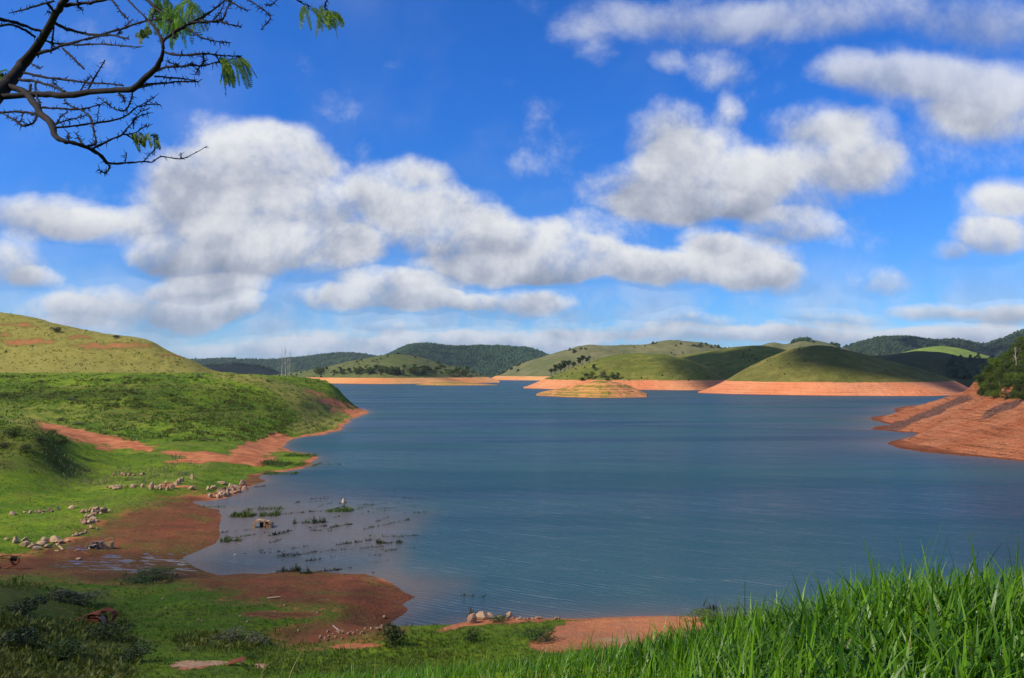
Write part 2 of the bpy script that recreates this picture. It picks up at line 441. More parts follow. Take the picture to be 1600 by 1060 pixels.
def leaf_mat(name, c1, c2, c3=None, scale=1.0, rough=0.55, trans=0.35):
    m = M(name)
    a = m.attr('v'); oi = m.N.new('ShaderNodeObjectInfo')
    c = m.mix(a, c1, c2)
    if c3: c = m.mix(m.ramp(m.noise(m.obj(), scale, 3), 0.45, 0.65), c, c3)
    hs = m.N.new('ShaderNodeHueSaturation'); m.L.new(c, hs.inputs['Color'])
    m.L.new(m.ramp(oi.outputs['Random'], 0, 1, 0.475, 0.515, False), hs.inputs['Hue'])
    m.L.new(m.ramp(oi.outputs['Random'], 0, 1, 0.75, 1.25, False), hs.inputs['Value'])
    m.setp(hs.outputs[0], rough, 0.25)
    if trans:
        tr = m.N.new('ShaderNodeBsdfTranslucent'); m.L.new(hs.outputs[0], tr.inputs[0])
        mx = m.N.new('ShaderNodeMixShader'); mx.inputs[0].default_value = trans
        m.L.new(m.b.outputs[0], mx.inputs[1]); m.L.new(tr.outputs[0], mx.inputs[2]); m.L.new(mx.outputs[0], m.out.inputs[0])
    return m.m

def simple_mat(name, c1, c2, scale=2.0, c3=None, rough=0.85, spec=0.2, bump=0.3, bd=0.05, metal=0.0, s2=6.0):
    m = M(name); o = m.obj()
    n = m.noise(o, scale, 5, 0.65); n2 = m.noise(o, scale * s2, 4, 0.6)
    c = m.mix(m.ramp(n, 0.35, 0.65), c1, c2)
    if c3: c = m.mix(m.ramp(n2, 0.5, 0.68), c, c3)
    m.bump(m.math('ADD', n, m.math('MULTIPLY', n2, 0.4)), bump, bd)
    return m.setp(c, rough, spec, Metallic=metal)

MAT = {}
MAT['ground'] = ground_mat()
MAT['bark'] = simple_mat('branch_bark', (0.007, 0.005, 0.004), (0.020, 0.012, 0.008), 14, (0.012, 0.010, 0.008), bump=0.8, bd=0.01)
MAT['deadwood'] = simple_mat('dead_wood', (0.45, 0.39, 0.32), (0.30, 0.24, 0.19), 1.0, (0.55, 0.50, 0.44))
MAT['trunk'] = simple_mat('tree_trunk', (0.10, 0.07, 0.045), (0.16, 0.12, 0.08), 1.0)
MAT['spray'] = leaf_mat('pinnate_leaves', (0.05, 0.12, 0.006), (0.20, 0.33, 0.018), trans=0.5)
MAT['grass'] = leaf_mat('tall_grass', (0.012, 0.058, 0.001), (0.13, 0.27, 0.006), trans=0.35, rough=0.38)
MAT['tuft'] = leaf_mat('low_grass', (0.035, 0.085, 0.006), (0.15, 0.24, 0.018), trans=0.3)
MAT['tuftdry'] = leaf_mat('dry_grass', (0.20, 0.18, 0.035), (0.36, 0.32, 0.09), trans=0.3)
MAT['tuftshrub'] = leaf_mat('rough_herbs', (0.050, 0.070, 0.006), (0.17, 0.17, 0.020), trans=0.25)
MAT['leaf'] = leaf_mat('tree_leaves', (0.022, 0.048, 0.007), (0.080, 0.115, 0.016), trans=0.25)
MAT['leafdark'] = leaf_mat('dark_leaves', (0.018, 0.034, 0.007), (0.055, 0.078, 0.014), trans=0.15)
MAT['leafgrey'] = leaf_mat('grey_leaves', (0.09, 0.10, 0.035), (0.19, 0.19, 0.085), trans=0.15)
MAT['leafbright'] = leaf_mat('bright_leaves', (0.045, 0.085, 0.008), (0.14, 0.17, 0.018), trans=0.3)
MAT['forest'] = leaf_mat('forest_crowns', (0.010, 0.030, 0.014), (0.040, 0.075, 0.028), trans=0.0, rough=0.9)
MAT['rock'] = simple_mat('pale_rock', (0.47, 0.31, 0.17), (0.33, 0.20, 0.11), 1.3, (0.56, 0.42, 0.27), bump=0.6, bd=0.08)
MAT['rockred'] = simple_mat('stained_rock', (0.36, 0.20, 0.12), (0.26, 0.13, 0.08), 1.3, (0.42, 0.30, 0.20), bump=0.6, bd=0.08)
MAT['rust'] = simple_mat('rusty_metal', (0.24, 0.058, 0.020), (0.12, 0.030, 0.014), 2.2, (0.30, 0.11, 0.04), rough=0.8, bump=0.5, bd=0.03)
MAT['rustpale'] = simple_mat('weathered_paint', (0.42, 0.32, 0.21), (0.26, 0.13, 0.06), 1.6, (0.14, 0.05, 0.025), rough=0.8, bump=0.4, bd=0.03)
MAT['wood'] = simple_mat('old_timber', (0.50, 0.36, 0.20), (0.38, 0.24, 0.12), 3.0, (0.28, 0.16, 0.08))
MAT['debris'] = simple_mat('debris', (0.28, 0.24, 0.22), (0.16, 0.12, 0.10), 2.5, (0.45, 0.38, 0.30))
MAT['dark'] = simple_mat('dark_cavity', (0.02, 0.012, 0.01), (0.035, 0.02, 0.012), 3.0)

# ------------------------------------------------------------------ main ground (left shore, terraces, camera bank, lake bed)
SHORE_PX = [(1360,980),(1250,970),(1160,962),(1090,964),(1040,963),(1000,963),(950,964),(900,966),(850,967),(800,966),(760,967),(740,970),(715,975),(690,982),(640,985),(606,984),(612,972),(632,960),(640,952),(628,945),(648,933),(630,925),(612,912),(595,904),(570,897),(540,897),
 (500,894),(450,893),(410,897),(380,896),(340,899),(318,893),(300,884),(285,872),(310,862),(335,850),(345,835),(342,820),(350,806),(345,797),(318,793),(300,784),(325,783),(350,779),(375,772),(385,762),(400,757),(414,752),(405,745),(420,738),(445,737),(470,733),(490,726),(496,716),(478,709),
 (455,706),(444,700),(448,690),(465,684),(500,680),(532,673),(540,664),(548,656),(565,650),(578,645)]
w = W0(*np.array(SHORE_PX).T)
SHORE = [(a, b) for a, b in w[:, :2]]
SHORE += [(-93, 512), (-102, 545), (-122, 590), (-165, 650), (-240, 720), (-360, 790), (-620, 900), (-1400, 1150), (-4000, 1300), (-4000, -100), (4000, -100), (1500, 60), (600, 55), (240, 62), (120, 68), (60, 74)]

CP = [  # px, py, depth
 (1600,1003,6),(1350,1036,6),(1100,1060,7),(900,1070,7.5),(700,1076,9),(400,1090,10),(200,1100,10),(0,1115,10),
 (-500,1140,10),(2200,980,6),
 (700,1030,62),(800,1022,60),(900,1015,62),(1000,1012,64),(1100,1008,64),(1250,1000,66),(600,1012,65),(950,975,75),(850,985,71),(1050,985,70),
 (1400,995,68),(300,1045,53),(450,1003,70),(450,960,79),(560,940,84),(0,1058,46),(150,1058,48),(0,1000,54),(100,990,62),(0,930,68),(150,975,70),(300,1000,67),(300,950,78),(200,920,87),(60,905,86),
 (0,890,94),(200,890,98),(0,850,110),(200,850,114),(300,820,128),(100,800,134),(0,780,144),(200,760,163),(300,740,185),(100,745,174),
 (0,738,158),(0,700,176),(60,692,180),(0,665,196),(60,670,196),(115,720,188),(140,735,186),(180,700,220),(350,715,213),(250,700,222),(100,672,262),(0,655,280),(400,703,240),
 (300,680,253),(450,674,300),(430,692,265),(510,662,355),(200,662,295),(350,652,315),(500,642,395),(0,622,340),(200,622,340),(400,622,372),(500,626,425),(545,642,470),
 (0,600,375),(200,600,375),(400,601,400),(0,586,400),(200,586,402),(330,586,420),(420,590,465),(450,596,478),(475,604,488),(510,618,490),(545,632,492),
 (0,583,432),(200,583,436),(300,584,455),(0,545,490),(0,489,565),(-300,440,570),(-300,545,470),(60,499,560),(130,516,552),(130,560,472),(190,528,545),(190,570,465),(250,544,535),(250,572,470),(300,564,520),(330,582,495),
 (-300,586,400),(-300,622,335),(-300,665,220),(-300,700,185),(-300,780,140),(-300,850,108),(-300,930,66),(-300,1058,44),(-700,700,180),(-700,560,450),(-700,850,100),(-700,1058,40),
]
cpw = [tuple(P3(*c)) for c in CP]
cpw += [(0,0,23.3),(3,2,23.35),(-3,2,23.1),(0,-8,24.0),(-12,-8,23.5),(12,-8,24.5),(-40,-10,24),(40,-10,26),(-12,3,22.6),(12,3,23.9),(0,25,14.5),(12,22,16),(-20,24,13.5),(30,24,17),(0,42,7.5),(22,42,7.8),(-28,40,8.5),(60,42,9),(60,10,24),(-60,10,22),
 (-400,640,46),(-330,640,34),(-250,640,14),(-200,560,21),(-230,540,24),(-170,600,16),(-330,760,12),(-150,560,22),(-115,530,16),(-600,760,50),(-900,500,60),(-900,200,40),(-1500,900,60),(-1600,300,60),(1500,0,30),(300,0,28)]
cpw = np.array(cpw)
def uv(x, y):
    yy = np.maximum(y + 15.0, 1.0)
    return x / yy * 1.6, np.log(yy)
cu, cv = uv(cpw[:, 0], cpw[:, 1])
def tpsk(r2): return 0.5 * r2 * np.log(r2 + 1e-12)
def tps_fit(cu, cv, h, lam=1e-4):
    n = len(cu)
    A = tpsk((cu[:, None] - cu) ** 2 + (cv[:, None] - cv) ** 2) + lam * np.eye(n)
    Pm = np.stack([np.ones(n), cu, cv], 1)
    K = np.block([[A, Pm], [Pm.T, np.zeros((3, 3))]])
    return np.linalg.solve(K, np.concatenate([h, np.zeros(3)]))
def tps_eval(co, cu, cv, x, y):
    r = np.zeros(x.shape)
    for i in range(len(cu)):
        r += co[i] * tpsk((x - cu[i]) ** 2 + (y - cv[i]) ** 2)
    return r + co[-3] + co[-2] * x + co[-1] * y
co_main = tps_fit(cu, cv, cpw[:, 2])

def main_height(X, Y):
    u, v = uv(X, Y)
    T = tps_eval(co_main, cu, cv, u, v)
    jx = fbm(X * 0.12, Y * 0.12, 3, 31) * 1.2; jy = fbm(X * 0.12, Y * 0.12, 3, 41) * 1.2
    k = np.clip((Y - 40) / 200, 0.35, 2.0)
    sd = sdist(X + jx * k, Y + jy * k, SHORE)
    wdt = np.clip(Y / 14.0, 5, 26)
    dist = np.maximum(Y, 4)
    det = fbm(X * 0.05, Y * 0.05, 4, 3) * np.clip(dist / 150, 0.05, 1.4) + fbm(X * 0.3, Y * 0.3, 3, 5) * 0.12 * np.clip(dist / 60, 0.2, 1.5)
    z = np.maximum(T, 0.3) * sstep(sd, 0, wdt) + 0.12 * (1 - np.exp(-np.maximum(sd, 0) / 1.2)) + det * sstep(sd, 1.0, wdt * 2.2) * 0.7
    # terrace lips on the far point, cut by old water levels
    zf = np.where(Y > 300, 1.0, 0.0) * sstep(X, -260, -180)
    st_ = 1.1
    zt = np.floor(z / st_) * st_ + st_ * sstep(z / st_ - np.floor(z / st_), 0.45, 0.95)
    z = z * (1 - 0.7 * zf) + zt * 0.7 * zf
    zo = -0.10 * np.minimum(-sd, 60) - 0.02
    return np.where(sd > 0, z, zo), sd, T

def axis_u():
    a = np.linspace(-0.80, 0.80, 760)
    l = -0.80 - np.geomspace(0.004, 3.5, 60)[::-1]; r = 0.80 + np.geomspace(0.004, 3.5, 60)
    return np.concatenate([l, a, r])
gu = axis_u(); gv = np.concatenate([np.log(np.linspace(3, 22, 90)), np.linspace(math.log(22.3), math.log(1500), 640)])
GU, GV = np.meshgrid(gu, gv)
GY = np.exp(GV) - 15.0; GX = GU * (GY + 15.0)
GZ, GSD, GT = main_height(GX, GY)

def ground_z(x, y):
    x = np.asarray(x, float); y = np.asarray(y, float)
    u = x / (y + 15.0); v = np.log(np.maximum(y + 15.0, 3.0))
    iu = np.clip(np.interp(u, gu, np.arange(len(gu))), 0, len(gu) - 1.001); iv = np.clip(np.interp(v, gv, np.arange(len(gv))), 0, len(gv) - 1.001)
    a = iu.astype(int); b = iv.astype(int); fa = iu - a; fb = iv - b
    return (GZ[b, a] * (1 - fa) + GZ[b, a + 1] * fa) * (1 - fb) + (GZ[b + 1, a] * (1 - fa) + GZ[b + 1, a + 1] * fa) * fb

MARCH = np.geomspace(3.0, 900, 700)
def hit(px, py, zfun=None, ds=MARCH, zmin=None):
    """where the ray through pixels meets the ground"""
    zfun = zfun or ground_z
    px = np.atleast_1d(np.asarray(px, float)); py = np.atleast_1d(np.asarray(py, float))
    a, b = ray(px, py)
    D = ds[None, :]
    X = a[:, None] * D; Y = np.ones_like(X) * D; Z = CAMZ + b[:, None] * D
    G = zfun(X, Y)
    if zmin is not None: G = np.maximum(G, zmin)
    diff = Z - G
    below = diff < 0
    idx = np.argmax(below, 1); ok = below.any(1) & (idx > 0)
    idx = np.maximum(idx, 1)
    r = np.arange(len(px)); d0 = diff[r, idx - 1]; d1 = diff[r, idx]
    t = d0 / (d0 - d1 + 1e-9); d = ds[idx - 1] + t * (ds[idx] - ds[idx - 1])
    x = a * d; y = d
    z = zfun(x, y)
    if zmin is not None: z = np.maximum(z, zmin)
    return np.stack([x, y, z], -1), ok

PPX, PPY = proj(GX, GY, GZ)
jit = 9 + 0 * PPX
JX = PPX + fbm(GX * 0.25, GY * 0.25, 3, 61) * 10 + fbm(GU * 60, GV * 60, 3, 62) * 10
JY = PPY + fbm(GX * 0.25, GY * 0.25, 3, 71) * 3 + fbm(GU * 60, GV * 60, 3, 72) * 3
def mask(polys, w=9.0):
    mm = np.zeros(PPX.shape); KY = 2.6
    for q in polys:
        q2 = [(a_, b_ * KY) for a_, b_ in q]
        xs = [a_ for a_, _ in q2]; ys = [b_ for _, b_ in q2]
        near = (JX > min(xs) - w - 2) & (JX < max(xs) + w + 2) & (JY * KY > min(ys) - w - 2) & (JY * KY < max(ys) + w + 2)
        if not near.any(): continue
        wl = min(w, 0.35 * min(max(xs) - min(xs), max(ys) - min(ys)))
        mm[near] = np.maximum(mm[near], sstep(sdist(JX[near], JY[near] * KY, q2), -wl, wl))
    return mm
ELL = lambda cx, cy, rx, ry: [(cx + rx * math.cos(t), cy + ry * math.sin(t)) for t in np.linspace(0, 2 * math.pi, 16, endpoint=False)]
front = GY > 12
soil_polys = [
 [(352,800),(340,788),(305,775),(262,780),(215,795),(170,812),(140,835),(95,852),(50,868),(-20,876),(-20,900),(60,903),(150,912),(260,908),(345,908),(330,880),(360,835)],
 [(250,905),(330,895),(450,886),(520,889),(570,890),(625,918),(660,935),(650,960),(605,990),(540,1003),(480,1013),(430,1005),(445,985),(520,965),(535,952),(480,947),(380,940),(330,925)],
 [(830,1010),(850,990),(885,974),(930,966),(1000,955),(1090,958),(1110,975),(1085,995),(1000,1010),(850,1022)],
 [(55,660),(100,665),(150,677),(212,688),(245,699),(235,707),(205,701),(150,694),(90,682),(62,671)],
 [(232,700),(300,705),(370,711),(410,715),(435,712),(430,722),(400,728),(330,721),(260,711)],
 [(352,708),(380,694),(418,683),(430,672),(447,678),(460,688),(445,702),(400,716),(370,713)],
 [(530,642),(545,637),(585,645),(565,658),(548,668),(545,662),(552,654)],[(455,690),(462,683),(510,673),(540,667),(540,672),(500,682)],[(512,640),(530,638),(540,641),(530,644)],
 [(488,624),(505,620),(540,630),(552,637),(530,636),(500,630)],[(528,640),(552,640),(580,646),(556,653),(545,646)],[(470,609),(500,614),(512,618),(488,616)],
 ELL(30,508,30,4), ELL(42,535,50,5), ELL(120,527,26,3), ELL(175,541,70,5), ELL(15,524,20,3), ELL(270,556,40,2),
 [(285,776),(350,770),(388,760),(388,775),(340,786),(290,783)],[(378,757),(380,749),(418,749),(418,755)],
 [(680,990),(720,972),(760,962),(880,960),(850,972),(760,975),(720,985)],
 ELL(300,1040,32,8), ELL(405,1040,10,5), ELL(170,700,25,3), ELL(30,885,60,10), ELL(440,960,60,6), ELL(555,1010,40,5),
 ELL(270,760,40,3), ELL(120,843,40,4), ELL(300,720,40,3), ELL(20,866,50,1.5),
]
soil = mask(soil_polys[2:], 9.0) * front
soil = np.minimum(soil, np.where(mask(soil_polys[:2], 7.0) > 0.02, 0.0, 1.0) + 1.0 * (GSD < 0) ) if False else soil
big2 = mask([[(352,800),(340,788),(305,775),(262,780),(215,795),(170,812),(140,835),(95,852),(50,868),(-20,876),(-20,900),(60,903),(150,912),(260,908),(345,908),(330,880),(360,835)], soil_polys[1]], 62.0) * front
soil = np.maximum(soil, big2)
soil = np.where(GZ > 26, soil * 0.62, soil)
soil = np.maximum(soil, sstep(-np.abs(GSD) + np.clip(GY / 60, 0.6, 3.5) * (0.9 + 1.5 * fbm(GX * 0.09, GY * 0.09, 3, 77)), -0.6, 0.6) * front * 0.9)
soil = np.maximum(soil, (GSD <= 0) * 1.0)
mud = mask(soil_polys[:2] + [ELL(30,885,60,10), ELL(440,960,60,6), [(378,757),(380,745),(430,735),(430,745),(418,760)]])
mud = np.maximum(mud, (GY < 14) * 1.0)
wet = 0.85 * mask([[(120,868),(200,862),(330,862),(345,880),(320,900),(250,900),(180,902),(80,892),(70,880)], [(80,850),(150,850),(170,862),(100,866)]], 20.0) * front
wet = np.maximum(wet, ((GSD < np.clip(GY / 60, 0.8, 3.0)) & (GSD > -1)) * 0.55 * front)
dry = np.clip(sstep(GZ, 24.4, 25.6), 0, 1) * (GY > 300) * 0.78
dry = np.maximum(dry, mask([[(330,583),(400,585),(470,603),(540,632),(560,650),(500,676),(440,672),(470,655),(450,630),(400,600),(330,592)], [(0,655),(70,650),(130,672),(60,680)], [(450,660),(540,655),(540,668),(460,680)]]) * 0.62)
dry = np.maximum(dry, mask([[(110,765),(150,745),(240,730),(330,745),(290,765)], [(170,690),(240,700),(350,722),(330,730),(200,712)]]) * 0.35)
dry = np.maximum(dry, mask([[(-20,628),(150,630),(280,650),(230,668),(90,664),(-20,652)],[(60,600),(330,597),(440,606),(300,612),(80,608)]], 16.0) * 0.42)
dry = dry * (GY > 14)
shrub = mask([[(-60,660),(50,662),(112,690),(125,722),(95,738),(0,745),(-60,745)], [(-60,905),(60,900),(110,935),(200,965),(220,1000),(200,1080),(-60,1080)],
              [(60,925),(110,925),(160,955),(110,960)], [(260,995),(330,985),(420,1000),(410,1020),(290,1018)], ELL(235,905,60,12)], 40.0) * 0.7
shrub = np.maximum(shrub, mask([[(0,605),(180,600),(330,603),(440,615),(500,640),(440,660),(300,668),(200,655),(120,630),(0,640)]]) * 0.45)
shrub = np.maximum(shrub, mask([[(150,640),(330,635),(440,650),(420,668),(250,664),(160,655)], [(0,612),(200,608),(330,618),(150,626),(0,626)]], 30.0) * 0.62) * (GY > 14)
sand = mask([ELL(298,1038,30,7), ELL(332,1036,20,5), ELL(405,1040,10,5)], 9.0) * front + 0.42 * mask([soil_polys[2]], 9.0) * front
V = np.stack([GX, GY, GZ], -1).reshape(-1, 3)
gnd = mk('ground', V, gridfaces(*GX.shape), MAT['ground'], attrs=dict(soil=soil, mud=mud, wet=wet, dry=dry, shrub=shrub, sand=sand))
tag(gnd, kind='structure')
def gattr(A, x, y):
    u = x / (y + 15.0); v = np.log(np.maximum(y + 15.0, 3.0))
    a = np.clip(np.round(np.interp(u, gu, np.arange(len(gu)))).astype(int), 0, len(gu) - 1); b = np.clip(np.round(np.interp(v, gv, np.arange(len(gv)))).astype(int), 0, len(gv) - 1)
    return A[b, a]

# ------------------------------------------------------------------ right bank
RS_PX = [(1600,721),(1560,717),(1500,712),(1440,706),(1405,700),(1385,694),(1400,687),(1425,683),(1447,680),(1430,676),(1400,675),(1378,672),(1360,671.5),(1372,666.5),(1395,664),(1380,660.5),(1362,657.5)]
w = W0(*np.array(RS_PX).T)
RSH = [(a, b) for a, b in w[:, :2]]
RSH += [(205,450),(235,480),(262,545),(300,600),(420,690),(800,900),(2500,1200),(2500,120),(900,150),(400,178),(240,192),(180,205)]
RC = [(1600,690,236),(1600,660,252),(1600,634,268),(1550,662,270),(1560,640,284),(1500,655,296),(1450,667,305),(1420,684,290),(1500,695,255),(1440,690,278),
 (1545,632,300),(1515,622,342),(1560,628,302),(1480,636,352),(1440,655,345),(1400,666,345),(1450,643,382),(1480,631,395),(1500,622,380),(1400,652,405),
 (1519,605,362),(1525,596,362),(1540,572,358),(1560,560,352),(1580,548,350),(1600,534,345),(1650,510,340),(1750,460,340),(1560,600,322),(1600,600,292),(1600,570,310),(1580,575,330),(1700,600,280),(1700,640,245),(1700,700,215),(1900,560,280),(1900,450,330),
 (1500,640,330),(1520,632,335),(1470,655,320)]
rcw = [tuple(P3(*c)) for c in RC] + [(270,460,14),(300,520,9),(330,430,32),(500,600,20),(700,450,60),(600,300,60),(1200,400,80),(900,220,40),(500,200,25),(235,440,9),(450,500,35)]
rcw = np.array(rcw)
ru, rv = rcw[:, 0] / 100, rcw[:, 1] / 100
co_r = tps_fit(ru, rv, rcw[:, 2], 1e-3)
rgx = np.concatenate([np.linspace(120, 330, 330), np.linspace(333, 1400, 120)]); rgy = np.concatenate([np.linspace(150, 470, 420), np.linspace(473, 1000, 110)])
RX, RY = np.meshgrid(rgx, rgy)
def right_height(X, Y):
    T = tps_eval(co_r, ru, rv, X / 100, Y / 100)
    sd = sdist(X + fbm(X * 0.08, Y * 0.08, 3, 81) * 2.2, Y + fbm(X * 0.08, Y * 0.08, 3, 91) * 2.2, RSH)
    z = np.maximum(T, 0.4) * sstep(sd, -3, 12) + 0.25 * (1 - np.exp(-np.maximum(sd, 0)))
    z = z + (fbm(X * 0.06, Y * 0.06, 4, 13) * 0.8 + fbm(X * 0.3, Y * 0.3, 3, 14) * 0.25) * sstep(sd, 2, 20)
    st_ = 1.3; f = z / st_ - np.floor(z / st_)
    zt = np.floor(z / st_) * st_ + st_ * sstep(f, 0.5, 0.95)
    low = z < 15.5
    z = np.where(low, z * 0.55 + zt * 0.45, z)
    return np.where(sd > 0, z, -0.15 * np.minimum(-sd, 30) - 0.05), sd
RZ, RSD = right_height(RX, RY)
def right_z(x, y):
    a = np.clip(np.interp(x, rgx, np.arange(len(rgx))), 0, len(rgx) - 1.001); b = np.clip(np.interp(y, rgy, np.arange(len(rgy))), 0, len(rgy) - 1.001)
    i = a.astype(int); j = b.astype(int); fa = a - i; fb = b - j
    z = (RZ[j, i] * (1 - fa) + RZ[j, i + 1] * fa) * (1 - fb) + (RZ[j + 1, i] * (1 - fa) + RZ[j + 1, i + 1] * fa) * fb
    return np.where((x < rgx[0]) | (y < rgy[0]), -3.0, z)
rpx, rpy = proj(RX, RY, RZ)
rjx = rpx + fbm(RX * 0.15, RY * 0.15, 3, 21) * 8; rjy = rpy + fbm(RX * 0.15, RY * 0.15, 3, 22) * 2.5
rub = np.zeros(RX.shape)
for q in ([(1360,672),(1395,660),(1430,648),(1480,630),(1500,618),(1525,616),(1515,625),(1480,640),(1440,658),(1410,672),(1385,678)], [(1530,658),(1545,640),(1560,632),(1595,622),(1590,634),(1560,645),(1540,655)]):
    rub = np.maximum(rub, inside(rjx, rjy, q) * 0.85)
scar = inside(rjx, rjy, [(1502,616),(1510,604),(1518,598),(1526,598),(1528,606),(1522,613),(1515,618)]) * 1.0
scar = np.maximum(scar, inside(rjx, rjy, [(1560,618),(1568,604),(1578,606),(1574,620)]) * 1.0)
for _ in range(3): rub[1:-1,1:-1] = (rub[1:-1,1:-1]*2 + rub[:-2,1:-1] + rub[2:,1:-1] + rub[1:-1,:-2] + rub[1:-1,2:]) / 6
MAT['rbank'] = bank_mat('right_bank_soil', 15.6, (0.56, 0.175, 0.075), (0.64, 0.25, 0.12), grass=(0.04, 0.07, 0.014), grass2=(0.08, 0.10, 0.02), rubble=True, zs=3.0, sk=0.8, strength=1.5)
rb = mk('hill', np.stack([RX, RY, RZ], -1).reshape(-1, 3), gridfaces(*RX.shape), MAT['rbank'], attrs=dict(rubble=rub, scar=scar))
tag(rb, kind='structure')

# ------------------------------------------------------------------ far hills and islands
HILLS = {}
def hill(key, crest, base, depth, mat, back=None, name='hill', power=1.7, rough=0.05, nscale=120.0, step=1.6, seed=1, minz=-3.0, gauss=6, basez=0.0, nr=64):
    """crest / base: silhouette and shoreline seen from the camera; depth: metres from shoreline to crest"""
    cx, cy = np.array(crest, float).T; bx, by = np.array(base, float).T
    px = np.arange(cx.min(), cx.max() + 0.1, step)
    yc = np.interp(px, cx, cy)
    k = np.exp(-0.5 * (np.arange(-12, 13) * step / gauss) ** 2); k /= k.sum()
    yc = np.convolve(np.pad(yc, 12, mode='edge'), k, 'valid')
    yb = np.interp(px, bx, by)
    kk = max(4, min(30, len(px) // 4)); kb = np.exp(-0.5 * (np.arange(-kk, kk + 1) / (kk / 2.2)) ** 2); kb /= kb.sum()
    yb = np.convolve(np.pad(yb, kk, mode='edge'), kb, 'valid')
    a, bb = ray(px, yb); db = (basez - CAMZ) / bb
    endfade = np.clip(np.minimum(px - cx.min(), cx.max() - px) / 25.0, 0.15, 1.0)
    W = depth * np.sqrt(endfade)
    dc = db + W
    _, bc = ray(px, yc); zc = CAMZ + bc * dc
    t = np.linspace(0, 1, nr)
    front_d = db[None, :] + W[None, :] * t[:, None]
    zz = basez + (zc - basez)[None, :] * (1 - (1 - t[:, None]) ** power)
    back = back or depth * 1.2
    tb = np.linspace(0, 1, 24)[1:]
    bd = dc[None, :] + back * tb[:, None]
    bz = basez + (zc - basez)[None, :] * (1 - tb[:, None] ** 1.8) + minz * tb[:, None]
    pre_d = db[None, :] - 25.0; pre_z = np.full_like(pre_d, -4.0)
    D = np.concatenate([pre_d, front_d, bd]); Z = np.concatenate([pre_z, zz, bz])
    X = a[None, :] * D
    nz = fbm(X / nscale + seed * 3.7, D / nscale, 5, seed) + 0.5 * fbm(X / nscale * 0.8 + 9, D / nscale * 3, 4, seed + 50)
    env = np.clip((Z - basez) / 25.0, 0, 1) * np.clip(Z - basez, 0, 1e9)
    # keep the crest line itself close to the silhouette
    Z = Z + nz * env * rough
    HILLS[key] = dict(px=px, X=X, D=D, Z=Z, nr=nr)
    o = mk(name, np.stack([X, D, Z], -1).reshape(-1, 3), gridfaces(*X.shape), mat)
    tag(o, kind='structure')
    return o

def on_hill(key, px, py):
    """point on a hill's near face seen at a pixel"""
    h = HILLS[key]
    j = int(np.clip(round(float(np.interp(px, h['px'], np.arange(len(h['px']))))), 0, len(h['px']) - 1))
    x, y, z = h['X'][1:h['nr'] + 1, j], h['D'][1:h['nr'] + 1, j], h['Z'][1:h['nr'] + 1, j]
    _, yy = proj(x, y, z)
    ys = np.minimum.accumulate(yy)
    i = int(np.searchsorted(-ys, -py)); i = min(i, len(x) - 1)
    return np.array([x[i], y[i], z[i]])

G_PAST = ((0.095, 0.13, 0.028), (0.19, 0.20, 0.055))
mat_l3 = bank_mat('pasture_pale', 13.5, (0.62, 0.24, 0.085), (0.66, 0.33, 0.12), (0.085, 0.105, 0.033), (0.155, 0.160, 0.055), zs=0.6)
mat_l4 = bank_mat('pasture_far', 13.5, (0.62, 0.27, 0.10), (0.66, 0.34, 0.13), (0.13, 0.13, 0.05), (0.20, 0.185, 0.08), zs=0.5)
mat_l5 = bank_mat('pasture_green', 14.2, (0.62, 0.21, 0.09), (0.66, 0.28, 0.12), (0.115, 0.130, 0.022), (0.23, 0.215, 0.045), zs=0.9)
mat_l7 = bank_mat('pasture_olive', 14.5, (0.64, 0.215, 0.09), (0.68, 0.27, 0.125), (0.125, 0.118, 0.026), (0.22, 0.19, 0.05), zs=0.9)
mat_is = bank_mat('island_soil', 15.0, (0.62, 0.30, 0.09), (0.66, 0.26, 0.11), (0.10, 0.14, 0.02), (0.19, 0.21, 0.04), stripes=0.8, zs=1.5)
mat_lit = bank_mat('pasture_bright', -50, grass=(0.14, 0.21, 0.03), grass2=(0.24, 0.29, 0.06), zs=0.5)
mat_brn = bank_mat('pasture_brown', -50, grass=(0.055, 0.065, 0.026), grass2=(0.10, 0.10, 0.04), zs=0.6)
mat_for = bank_mat('forest_floor', -50, grass=(0.02, 0.045, 0.016), grass2=(0.04, 0.07, 0.025), zs=0.5)

hill('L1', [(150,575),(310,563),(360,561),(430,562),(480,558),(510,553),(535,551),(560,552),(590,557),(640,560),(700,562)], [(150,588),(700,588)], 700, mat_for, rough=.06, nscale=300, seed=3, minz=-3)
hill('L2', [(560,575),(590,561),(625,547),(645,542),(680,540),(710,541),(740,541),(790,541),(825,545),(850,553),(880,568),(910,582)], [(560,589.5),(910,589.5)], 700, mat_for, rough=.09, nscale=260, seed=5)
hill('L1c', [(200,575),(310,572),(360,568),(400,571),(425,578),(440,588)], [(200,590.5),(440,590.5)], 350, mat_brn, rough=.06, seed=6)
hill('L4', [(765,593),(790,579),(820,567),(850,556),(880,546),(910,541),(930,539),(970,542),(1000,541),(1040,535),(1070,533),(1100,537),(1135,545),(1200,556),(1280,580)], [(765,594),(850,595),(1280,595.5)], 520, mat_l4, rough=.10, nscale=150, seed=7)
hill('L3', [(400,590),(430,586),(470,580),(510,574),(545,565),(590,556),(625,552),(650,556),(680,567),(710,574),(740,581),(765,590),(782,597)], [(400,592),(430,595),(455,597.5),(470,599),(600,600.5),(690,599.5),(782,598)], 420, mat_l3, rough=.08, nscale=110, seed=8)
hill('L6', [(650,601.5),(675,598),(700,596.5),(730,598),(760,600),(778,601.5)], [(650,602.2),(700,603),(778,602.3)], 60, mat_is, rough=.02, seed=9, name='island', back=60, gauss=3)
hill('L8', [(1160,560),(1190,540),(1212,535),(1228,539),(1245,531),(1262,529),(1285,533),(1310,541),(1360,560)], [(1160,594),(1360,594)], 450, mat_l4, rough=.04, nscale=200, seed=10)
